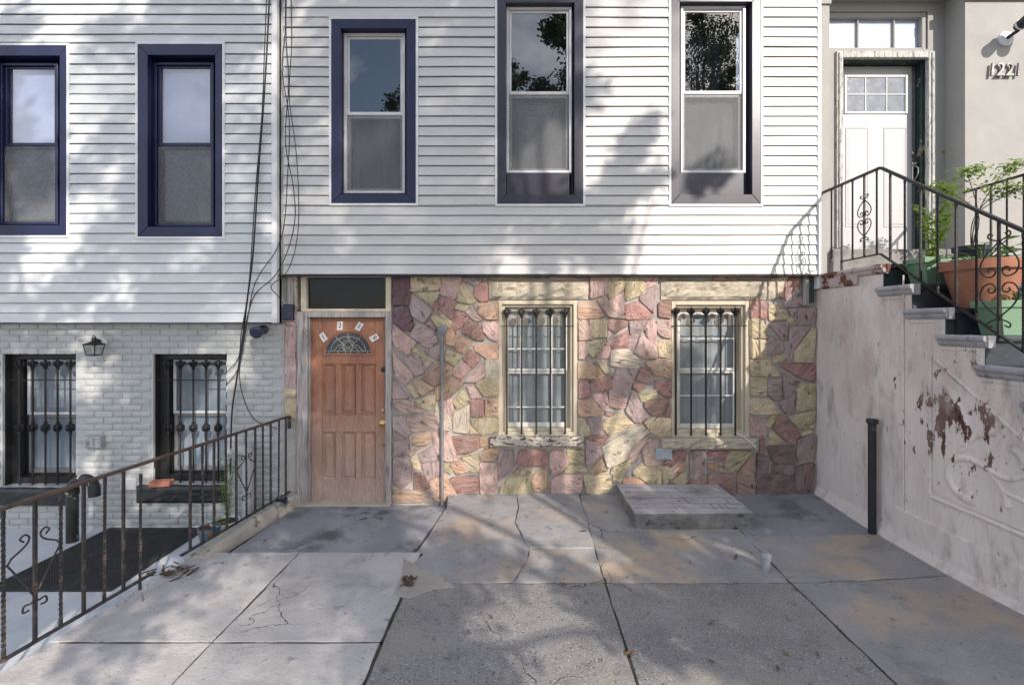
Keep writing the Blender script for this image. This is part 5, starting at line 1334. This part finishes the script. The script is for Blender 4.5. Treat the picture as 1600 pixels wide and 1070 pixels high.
# security lamp under the siding
p = at(412,515,-0.02); q = at(400,519,-0.20)
sl_ = empty('security_lamp', p, label='dark blue security lamp under the end of the left siding', cat='lamp')
MB().lathe([(0.05,0.0),(0.05,0.03),(0.02,0.05)], p, 14, 'y').build('base', M['navy_plastic'], sl_, smooth=True)
MB().tube([p+Vector((0,-0.04,0)),p.lerp(q,0.45)], 0.018, 8).build('arm', M['navy_plastic'], sl_, smooth=True)
MB().tube([p.lerp(q,0.38),p.lerp(q,0.5),p.lerp(q,0.8),p.lerp(q,1.0),p.lerp(q,1.02)], [0.035,0.052,0.058,0.068,0.060], 16).build('head', M['navy_plastic'], sl_, smooth=True)
# junction boxes
p = at(156,688,0); ob = MB().cbox(p.x-0.07,p.x+0.07,-0.075,0.0,p.z-0.07,p.z+0.06,0.012).build('outlet_box', M['pvc'], origin=p, label='weatherproof outlet box on the grey brick between the two barred windows', cat='outlet')
MB().cbox(p.x-0.068,p.x+0.012,-0.115,-0.0755,p.z-0.055,p.z+0.045,0.014).build('cover', M['pvc'], ob); MB().cbox(p.x-0.045,p.x-0.010,-0.119,-0.1155,p.z-0.03,p.z+0.02,0.002).build('window', M['grey_pipe'], ob)
p = at(203,755,0); MB().cbox(p.x-0.085,p.x+0.085,-0.03,0.0,p.z-0.065,p.z+0.065,0.008).build('wall_plate', M['white_trim'], origin=p, label='blank white plate low on the grey brick beside the brick topped sill', cat='plate')
p = at(444,487,-0.05); MB().cbox(p.x-0.01,p.x+0.10,-0.075,-0.012,p.z-0.09,p.z+0.08,0.012).build('cable_box', M['navy_plastic'], origin=p, label='dark cable box at the corner where the two sidings meet', cat='box')
# gooseneck pipe and pipes by the left wall
x0 = PX(113,-0.32); zb_ = -0.31
g = MB(); pth = [(x0,-0.32,zb_),(x0,-0.32,0.22)]+[(x0+0.115-0.115*math.cos(a),-0.32,0.22+0.115*math.sin(a)*1.05) for a in [k*math.pi/14 for k in range(1,15)]]+[(x0+0.232,-0.32,0.16)]
gp = g.tube(pth, 0.052, 14).build('gooseneck_pipe', M['black_pipe'], origin=(x0,-0.32,zb_), smooth=True, label='black gooseneck pipe with flaking paint in front of the left window', cat='pipe')
MB().lathe([(0.060,-0.02),(0.060,0.03)], (x0,-0.32,0.20), 14).build('collar', M['black_pipe'], gp, smooth=True)
x0 = PX(388,-0.16); ob = MB(); ob.tube([(x0,-0.16,-0.31),(x0,-0.16,0.50)]+curvepts([(x0,-0.16,0.52),(x0-0.012,-0.16,0.575),(x0-0.07,-0.165,0.60),(x0-0.13,-0.17,0.575),(x0-0.135,-0.17,0.53)],4), 0.062, 14)
ob.build('vent_hood_pipe', M['paint_brick'], origin=(x0,-0.16,-0.31), smooth=True, label='fat grey painted vent pipe with a bent hood by the left wall', cat='pipe')
# rubber mat with raised studs
def matz(): return -0.31
mt = MB(); mx0,mx1,my0,my1 = -4.55,-3.47,-1.24,-0.02
rm = MB().box(mx0,mx1,my0,my1,-0.309,-0.296).build('rubber_mat', M['rubber'], origin=((mx0+mx1)/2,(my0+my1)/2,-0.31), bevel=0.004, label='black studded rubber mat on the courtyard floor', cat='mat')
st = MB(); 
for i in range(44):
    for j in range(49):
        x = mx0+0.03+i*0.0237; y = my0+0.03+j*0.0237
        if abs(x-(mx0+mx1)/2) < 0.012: continue
        st.add([(x-0.007,y-0.007,-0.2955),(x+0.007,y-0.007,-0.2955),(x+0.007,y+0.007,-0.2955),(x-0.007,y+0.007,-0.2955),(x,y,-0.2885)],[(0,1,4),(1,2,4),(2,3,4),(3,0,4)])
st.build('studs', M['rubber'], rm, kind='stuff')
# brick on the sill
p = at(249,757,-0.06); bk = MB(); bk.box(p.x-0.10,p.x+0.10,-0.10,-0.012,0,0)
bo = MB().box(-0.105,0.105,-0.048,0.048,0,0.062).build('loose_brick', M['red_brick'], origin=(0,0,0), bevel=0.008, label='loose red brick lying on the black sill of the barred window', cat='brick')
bo.location = (p.x,-0.03,lb[0][2]-0.009); bo.rotation_euler = (0,0,0.16)
# pots by the left wall
def pot(name, c, r0, r1, h, mat, label, cat='flower pot', n=20):
    x, y, z = c
    o = MB().lathe([(r0,0),(r1*0.97,h*0.80),(r1*1.07,h*0.80),(r1*1.09,h),(r1*0.99,h),(r1*0.95,h*0.88),(r1*0.5,h*0.87)], (x,y,z), n).build(name, mat, origin=c, smooth=True, label=label, cat=cat)
    MB().lathe([(r1*0.96,h*0.885),(r1*0.94,h*0.90),(r1*0.1,h*0.92)], (x,y,z), n).build('soil', M['soil'], o); return o
px_ = at(326,838,-0.30); pot('flower_pot', (PX(327,-0.42),-0.42,-0.31), 0.07, 0.095, 0.20, M['blue_pot'], 'small blue and rust coloured pot beside the rubber mat')
pot('flower_pot', (PX(352,-0.25),-0.25,-0.31), 0.09, 0.13, 0.19, M['white_trim'], 'white pot under the tall green weed by the left wall')
def leaf(mb, p, d, up_, L, w, fold=0.25):
    d = Vector(d).normalized(); s = d.cross(Vector(up_)).normalized(); u = s.cross(d)
    b = len(mb.v); p = Vector(p)
    mb.add([p, p+d*L*0.45+s*w*0.5+u*fold*w*0.4, p+d*L-u*L*0.18, p+d*L*0.45-s*w*0.5+u*fold*w*0.4, p+d*L*0.5],[(0,1,4),(1,2,4),(2,3,4),(3,0,4)])
def weed(name, c, h, n, spread, mat, label, ll=(0.03,0.06), cat='plant', stems=4, feather=True):
    c = Vector(c); o = empty(name, c, label=label, cat=cat); sm_ = MB(); lf = MB()
    for s in range(stems):
        a = random.uniform(0,6.28); tip = c+Vector((math.cos(a)*spread*random.uniform(0.3,1),math.sin(a)*spread*random.uniform(0.3,1),h*random.uniform(0.65,1)))
        md = c.lerp(tip,0.5)+Vector((random.uniform(-1,1),random.uniform(-1,1),0.4))*spread*0.25
        P = curvepts([c,md,tip],7); sm_.tube(P, [0.004-0.0025*i/(len(P)-1) for i in range(len(P))], 5)
        for k in range(n//stems):
            t = random.uniform(0.15,1); q = P[min(len(P)-1,int(t*(len(P)-1)))]
            aa = random.uniform(0,6.28); leaf(lf, q, (math.cos(aa),math.sin(aa),random.uniform(-0.1,0.8)), (0,0,1), random.uniform(*ll), random.uniform(*ll)*0.4)
    sm_.build('stem', mat, o); lf.build('foliage', mat, o); return o
weed('weed', (PX(356,-0.22),-0.22,-0.14), 0.86, 200, 0.10, M['leaf_lime'], 'tall bright green weed growing up the left wall behind the railing', stems=7)
weed('weed', (PX(345,-0.35),-0.35,-0.30), 0.30, 90, 0.13, M['leaf_lime'], 'low bright green weed spreading at the foot of the left wall', stems=6)
# planters on the steps
def planter(c, lx, ly, h, label):
    x, y, z = c; o = empty('planter', c, label=label, cat='planter')
    def ring(s, zz, e=0): return [(x+a*(lx*s+e),y+b*(ly*s+e),z+zz) for a,b in ((-1,-1),(1,-1),(1,1),(-1,1))]
    rs = [ring(0.80,0.0),ring(0.98,h*0.80),ring(1.0,h*0.80,0.012),ring(1.0,h,0.014),ring(0.97,h),ring(0.95,h*0.85)]
    vs = [v_ for r_ in rs for v_ in r_]
    MB().add(vs, [(3,2,1,0)]+[(4*q+i,4*q+(i+1)%4,4*q+4+(i+1)%4,4*q+4+i) for q in range(5) for i in range(4)]).build('tub', M['green_pot'], o, bevel=0.004)
    MB().add(ring(0.955,h*0.86),[(0,1,2,3)]).build('soil', M['soil'], o); return o
Z1, Z2, Z3 = 2.49-RIS, 2.49-2*RIS, 2.49-3*RIS
planter((3.60,-1.14,Z1), 0.20, 0.105, 0.23, 'green plastic planter with spindly plants on the upper stoop step')
planter((3.60,-1.76,Z3), 0.19, 0.105, 0.25, 'green plastic planter with low herbs on the lower step in front')
tp_ = pot('flower_pot', (3.66,-1.475,Z2), 0.16, 0.245, 0.37, M['terracotta'], 'big terracotta pot with broad leaves on the stoop steps', n=28)
weed('potted_plant', (3.56,-1.12,Z1+0.2), 0.60, 420, 0.22, M['leaf_lime'], 'spindly yellow green plant in the green planter on the upper step', (0.05,0.10), stems=9)
weed('potted_plant', (3.62,-1.74,Z3+0.22), 0.14, 120, 0.13, M['leaf_pot'], 'low green herbs in the green planter on the lower step', (0.02,0.04), stems=10)
bl = empty('potted_plant', (3.66,-1.475,Z2+0.32), label='broad leaved green plant in the big terracotta pot', cat='plant')
for k in range(22):
    a = k*2.4; rr = 0.10+0.14*random.random(); mb = MB(); c = Vector((3.66,-1.475,Z2+0.32))
    p = c+Vector((math.cos(a)*rr,math.sin(a)*rr,0.06+0.13*random.random())); mb.tube([c,c.lerp(p,0.6)+Vector((0,0,0.03)),p], 0.004, 5)
    L = random.uniform(0.09,0.15); d = Vector((math.cos(a),math.sin(a),random.uniform(-0.2,0.35))).normalized(); s = d.cross(Vector((0,0,1))).normalized()
    out = [(0,0),(0.12,0.30),(0.35,0.42),(0.65,0.34),(0.88,0.15),(1,0)]; mid = [p+d*L*t-Vector((0,0,0.2*L*t*t)) for t,_ in out]
    vs = mid+[m_+s*L*w_+Vector((0,0,0.12*L*w_)) for m_,(t,w_) in zip(mid,out)]+[m_-s*L*w_+Vector((0,0,0.12*L*w_)) for m_,(t,w_) in zip(mid,out)]
    fs = [(i,i+1,7+i,6+i) for i in range(5)]+[(i+1,i,12+i,13+i) for i in range(5)]
    mb.add(vs, fs).build('leaf', M['leaf_pot'], bl, smooth=True)
# airy sapling behind the handrail
sp_ = empty('potted_plant', (4.55,-0.45,2.68), label='airy light green sapling reaching over the far side of the stoop', cat='plant')
stb = MB(); lf = MB()
for k, tip in enumerate(((4.20,-0.6,3.27),(4.45,-0.62,3.42),(4.86,-0.6,3.47),(4.68,-0.75,3.22),(4.95,-0.8,3.26))):
    P = curvepts([(4.55,-0.45,2.68),(4.52,-0.55,3.05),Vector(tip)-Vector((0.10,0,-0.02)),tip],8); stb.tube(P, [0.006-0.004*i/(len(P)-1) for i in range(len(P))], 5)
    for q in range(150):
        t = random.uniform(0.5,1); b = P[min(len(P)-1,int(t*(len(P)-1)))]+Vector((random.gauss(0,0.055),random.gauss(0,0.05),random.gauss(0,0.022)))
        a = random.uniform(0,6.28); leaf(lf, b, (math.cos(a),math.sin(a),random.uniform(-0.3,0.3)), (0,0,1), random.uniform(0.05,0.085), 0.026)
stb.build('stem', M['bark'], sp_); lf.build('foliage', M['leaf_lime'], sp_)
pot('flower_pot', (4.55,-0.45,2.49), 0.10, 0.14, 0.24, M['step_dark'], 'dark pot standing at the back of the stoop landing')
# flood light on the beige wall
p = at(1570,62,0); fl_ = empty('flood_light', p, label='black twin flood light with white round base on the beige wall', cat='lamp')
MB().lathe([(0.082,0),(0.08,0.02),(0.06,0.03)], p, 22, 'y').build('base', M['white_trim'], fl_, smooth=True)
MB().tube([p+Vector((0,-0.02,0)),p+Vector((0.015,-0.13,0.02))], 0.018, 8).build('arm', M['black_plastic'], fl_, smooth=True)
for dx, dz in ((-0.01,0.05),(0.17,0.06)):
    a = p+Vector((dx*0.6,-0.12,dz)); b_ = p+Vector((dx,-0.33,dz+0.02))
    MB().tube([a,a.lerp(b_,0.12),a.lerp(b_,0.5),b_,b_+(b_-a)*0.05], [0.03,0.05,0.056,0.066,0.06], 16).build('head', M['black_plastic'], fl_, smooth=True)
    MB().tube([a.lerp(b_,0.22),a.lerp(b_,0.30)], 0.060, 16).build('collar', M['white_trim'], fl_, smooth=True)
# cables
def cable(pts, r, label, Y=None):
    P = curvepts([at(*q) for q in pts], 8); MB().tube(P, r, 7).build('cable', M['cable'], origin=P[-1], smooth=True, label=label, cat='cable')
ya = YL-0.05; yw = -0.05
cable([(423,-60,ya),(419,40,ya),(412,160,ya-.01),(403,280,ya),(395,400,ya-.02),(386,470,ya-.02),(379,530,-.10),(370,590,yw),(362,650,yw),(360,740,yw)], 0.0085, 'thick black cable running straight down the left siding to the courtyard')
cable([(419,-60,ya),(414,60,ya-.01),(409,180,ya),(399,300,ya),(391,420,ya-.02),(384,480,ya-.03),(377,520,-.12),(372,560,yw),(350,585,yw)], 0.005, 'thin black cable beside the thick one ending at the barred window')
cable([(444,-60,YL-.03),(446,40,YL-.05),(441,110,YL-.05),(452,190,YL-.05),(449,280,YL-.06),(444,350,YL-.06),(432,390,YL-.05),(408,425,YL-.05),(396,450,YL-.05),(388,490,YL-.05),(380,540,-.12),(374,580,-.06),(380,620,-.05),(398,655,-.07),(432,669,-.06)], 0.0048, 'black cable looping from the corner post down to the railing')
cable([(449,-60,YL-.03),(447,50,YL-.05),(451,130,YL-.06),(446,220,YL-.05),(458,290,YL-.06),(461,340,YL-.06),(450,390,YL-.05),(430,430,YL-.06),(400,458,YL-.06),(389,485,YL-.05),(382,520,-.12),(372,575,-.06),(354,600,-.02)], 0.0048, 'black cable swinging off the corner post towards the right barred window')
cable([(453,-60,YL-.03),(456,60,YL-.03),(452,150,YL-.03),(463,240,YL-.03),(467,330,YL-.03),(462,385,YL-.04),(448,425,YL-.05),(424,447,YL-.06),(434,462,YL-.05),(442,474,-.10)], 0.0045, 'outermost black cable on the white siding curving back to the cable box')
# ------------------------------------------------------------------ litter
lv = None
def onground(px, py):
    D = CAMZ*F/(py-CY); X = (px-CX)*D/F
    for _ in range(4):
        z = gz(X,D+CAMY); D = (CAMZ-z)*F/(py-CY); X = (px-CX)*D/F
    return Vector((X,D+CAMY,gz(X,D+CAMY)+0.006))
for px_, py_, s in ((910,832,1.2),(1226,1021,0.9),(1215,1046,0.8),(1150,872,1.2),(1078,880,0.8),(985,1022,1.1),(768,965,0.6),(1465,882,0.9),(700,803,1.0),(414,847,1.1),(1277,1024,0.8),(1110,1035,0.8),(880,914,1.0),(940,1033,0.6)):
    if lv is None:
        mb = MB(); out = [(0,0),(0.15,0.25),(0.45,0.38),(0.75,0.22),(1,0)]
        vs = [(t*0.06-0.03,0,0.003+0.006*t) for t,_ in out]+[(t*0.06-0.03,w_*0.03,0.010+0.004*t) for t,w_ in out]+[(t*0.06-0.03,-w_*0.03,0.011) for t,w_ in out]
        fs = [(i,i+1,6+i,5+i) for i in range(4)]+[(i+1,i,10+i,11+i) for i in range(4)]
        lv = o = mb.add(vs, fs).build('fallen_leaf', M['dead_leaf'], None, origin=(0,0,0)); o.location = onground(px_,py_)
    else: o = share(lv, 'fallen_leaf', None, onground(px_,py_))
    o.rotation_euler = (random.uniform(-.3,.3),random.uniform(-.2,.2),random.uniform(0,6)); o.scale = (s,s,s)
    setp(o, 'small dry brown leaf lying on the concrete', 'leaf', 'dry leaves on the concrete')
p = onground(262,895)
lt_ = MB()
for i in range(24):
    a = random.uniform(0,3.14); c = p+Vector((random.gauss(0,0.09),random.gauss(0,0.05),random.uniform(0,0.02))); d = Vector((math.cos(a),math.sin(a),random.uniform(-.2,.2)))*random.uniform(0.02,0.06)
    lt_.bar(c-d, c+d, random.uniform(0.004,0.02), 0.004)
lt_.build('litter', M['leaf_wet'], origin=p, kind='stuff', label='little heap of twigs and rubbish on the slab by the railing gap', cat='litter')
MB().box(p.x-0.09,p.x-0.03,p.y-0.05,p.y-0.03,p.z,p.z+0.03).build('scrap', M['box_grey'], origin=p, label='crumpled pale blue wrapper in the heap of twigs', cat='wrapper')
# moss and tiny weeds in the joints
mo = MB()
for k in range(900):
    q = random.random()
    if q < 0.3: x, y = A_+random.gauss(0,0.006), random.uniform(-3.3,-1.7)
    elif q < 0.6: x, y = B_+random.gauss(0,0.006), random.uniform(-3.3,-1.2)
    elif q < 0.85: x, y = C_+random.gauss(0,0.006), random.uniform(-3.3,-1.3)
    else: x, y = random.uniform(-0.8,3.2), yb+random.gauss(0,0.006)
    if noise.noise(Vector((x*2.3,y*2.3,4))) < 0.02: continue
    a = random.uniform(0,6.28); leaf(mo, (x,y,gz(x+0.03,y)-0.006), (math.cos(a),math.sin(a),random.uniform(0.2,0.9)), (0,0,1), random.uniform(0.008,0.022), 0.008)
mo.build('joint_moss', leafmat('moss', (0.075,0.085,0.035)), origin=(0.6,-2,0), kind='stuff', label='dark moss and tiny weeds growing in the joints between the slabs', cat='moss')
# padlock at the far end of the railing
p = lp(5.0,0.085)+Vector((0.03,-0.03,0)); pk = MB().cbox(p.x-0.05,p.x+0.05,p.y-0.03,p.y+0.03,p.z-0.05,p.z+0.03,0.01).build('padlock', M['navy_plastic'], origin=p, label='dark padlock clipped to the bottom rail beside the door', cat='padlock')
MB().tube(curvepts([p+Vector((-0.02,0,0.03)),p+Vector((-0.02,0,0.07)),p+Vector((0.0,0,0.085)),p+Vector((0.02,0,0.07)),p+Vector((0.02,0,0.03))],4), 0.006, 6).build('shackle', M['nickel'], pk, smooth=True)
# ------------------------------------------------------------------ street trees behind the camera, whose shade dapples the fronts
SXD, SZD = 0.57, 0.625
# how much of the sun the leaves keep off each stretch of front and ground, 0-9, in 64 x 60 steps across the view
SHADE = """7765683688536600000000000
8888883799546600000000000
8878885899646700000000000
8887896899637700000000000
8888887899447844110000000
8877887644555556531000000
8886677655532430000000000
8999988866432200001000000
8899866873311200002000000
8888778952312203405200000
9986789962311222545200000
9998889943222122356500000
8999999933333122246800000
9889999998631145699999999
8898877888742136799999999
8885434326730057899699999
8874344337885001899999999
7764344448888766899999999""".split()
def crown(tree, clumps, nleaf, size, mat):
    lf = MB()
    vs = []; fs = []
    for c, r in clumps:
        for _ in range(int(nleaf*min(1.2,max(0.35,(r/0.27)**2)))):
            p = Vector(c)+Vector((random.gauss(0,1),random.gauss(0,1),random.gauss(0,1))).normalized()*r*1.05*random.random()**0.5*(1.0 if random.random() < 0.85 else 1.5)
            d = Vector((random.gauss(0,1),random.gauss(0,1),random.gauss(-0.3,0.6))).normalized(); s = d.orthogonal().normalized()
            s.rotate(Matrix.Rotation(random.uniform(0,6.28),3,d)); L = size*random.uniform(0.7,1.3); b = len(vs)
            vs += [p,p+d*L*0.5+s*L*0.28,p+d*L,p+d*L*0.5-s*L*0.28]; fs.append((b,b+1,b+2,b+3))
    me = bpy.data.meshes.new('crown'); me.from_pydata(vs, [], fs); me.materials.append(mat); o = bpy.data.objects.new('crown', me)
    for v_ in me.vertices: v_.co -= wo(tree)
    link(o, tree, wo(tree)); return o
def street_tree(base, top, clumps, label, nleaf=230, size=0.125, tr_=0.16):
    t = empty('street_tree', base, label=label, cat='tree', group='street trees'); base = Vector(base); top = Vector(top)
    tk = MB(); P = curvepts([base,base.lerp(top,0.4)+Vector((0.1,0.05,0)),top],6); tk.tube(P, [tr_-(tr_*0.35)*i/(len(P)-1) for i in range(len(P))], 10)
    for c, r in random.sample(clumps, min(26,len(clumps))):
        c = Vector(c); m = top.lerp(c,0.5)+Vector((0,0,0.3)); P = curvepts([top-Vector((0,0,0.3)),m,c],6); tk.tube(P, [0.06-0.05*i/(len(P)-1) for i in range(len(P))], 6)
    tk.build('trunk', M['bark'], t, smooth=True); crown(t, clumps, nleaf, size, M['leaf_tree']); return t
rnd = random.Random(21); DENS = 0.74
c1, c2 = [], []
for row in range(-2, 18):
    for cl_ in range(-5, 25):
        P_ = int(SHADE[max(0,row)][max(0,min(24,cl_))])/10*DENS
        if P_ <= 0: continue
        tau = -math.log(1-min(0.93,P_))
        def hit(px_, py_):
            p = at(px_, py_, 0.0)
            if p.z < 0:
                D = CAMZ*F/(py_-CY); p = Vector(((px_-CX)*D/F, D+CAMY, 0.0))
            return p
        x0_, y0_ = cl_*64, row*60
        q = [hit(x0_,y0_), hit(x0_+64,y0_), hit(x0_,y0_+60)]
        area = ((q[1]-q[0]).cross(q[2]-q[0])).dot(SUN); area = abs(area)
        nexp = tau*area/0.22; k = int(nexp)+(rnd.random() < nexp-int(nexp))
        for _ in range(k):
            h = hit(x0_+64*rnd.random(), y0_+60*rnd.random()); Y = rnd.uniform(-10.2,-7.2); d = h.y-Y
            X = h.x+SXD*d; Z = h.z+SZD*d
            if Z < 2.7: continue
            (c1 if X < 2.4 else c2).append(((X,Y,Z), rnd.uniform(0.20,0.36)))
for px_, py_ in ((1000,206),(985,232),(968,262),(950,288),(938,312),(925,335),(905,350),(892,372),(868,388),(900,398),(846,402),(960,318),(985,300),(1012,292),(1110,272),(1085,285),(935,400),(1075,690),(1000,575),(975,600),(1040,590)):
    h = hit(px_, py_); Y = -8.2+rnd.uniform(-0.5,0.5); d = -Y
    c2.append(((h.x+SXD*d,Y,h.z+SZD*d), rnd.uniform(0.12,0.19)))
for px_, py_ in ((1290,955),(1345,970),(1400,1000),(1455,1015),(1510,1045),(1370,940),(1440,965),(1320,1000),(1500,985),(1385,1040),(1560,1020)):
    h = hit(px_, py_); Y = rnd.uniform(-9.2,-7.8); d = h.y-Y
    c2.append(((h.x+SXD*d,Y,h.z+SZD*d), rnd.uniform(0.26,0.36)))
street_tree((0.2,-9.1,-0.03),(0.3,-9.0,4.2), c1, 'street tree behind the viewpoint shading the left of the fronts')
street_tree((5.6,-9.1,-0.03),(5.5,-9.0,3.8), c2, 'street tree behind the viewpoint shading the patio')
c3 = [((9.6+rnd.gauss(0,1.3),-21+rnd.gauss(0,1.2),16.5+rnd.gauss(0,1.9)),rnd.uniform(0.5,0.9)) for _ in range(60)]+[((2.0+rnd.gauss(0,2),-20.5+rnd.gauss(0,1.2),9+rnd.gauss(0,2.0)),rnd.uniform(0.5,0.9)) for _ in range(70)]
street_tree((9.5,-20,-0.03),(9.6,-20.2,11), c3[:60], 'tall street tree across the road on the right', 110, 0.16, 0.22)
street_tree((2.2,-19.5,-0.03),(2.1,-19.8,5), c3[60:], 'street tree across the road in the middle', 110, 0.16, 0.2)
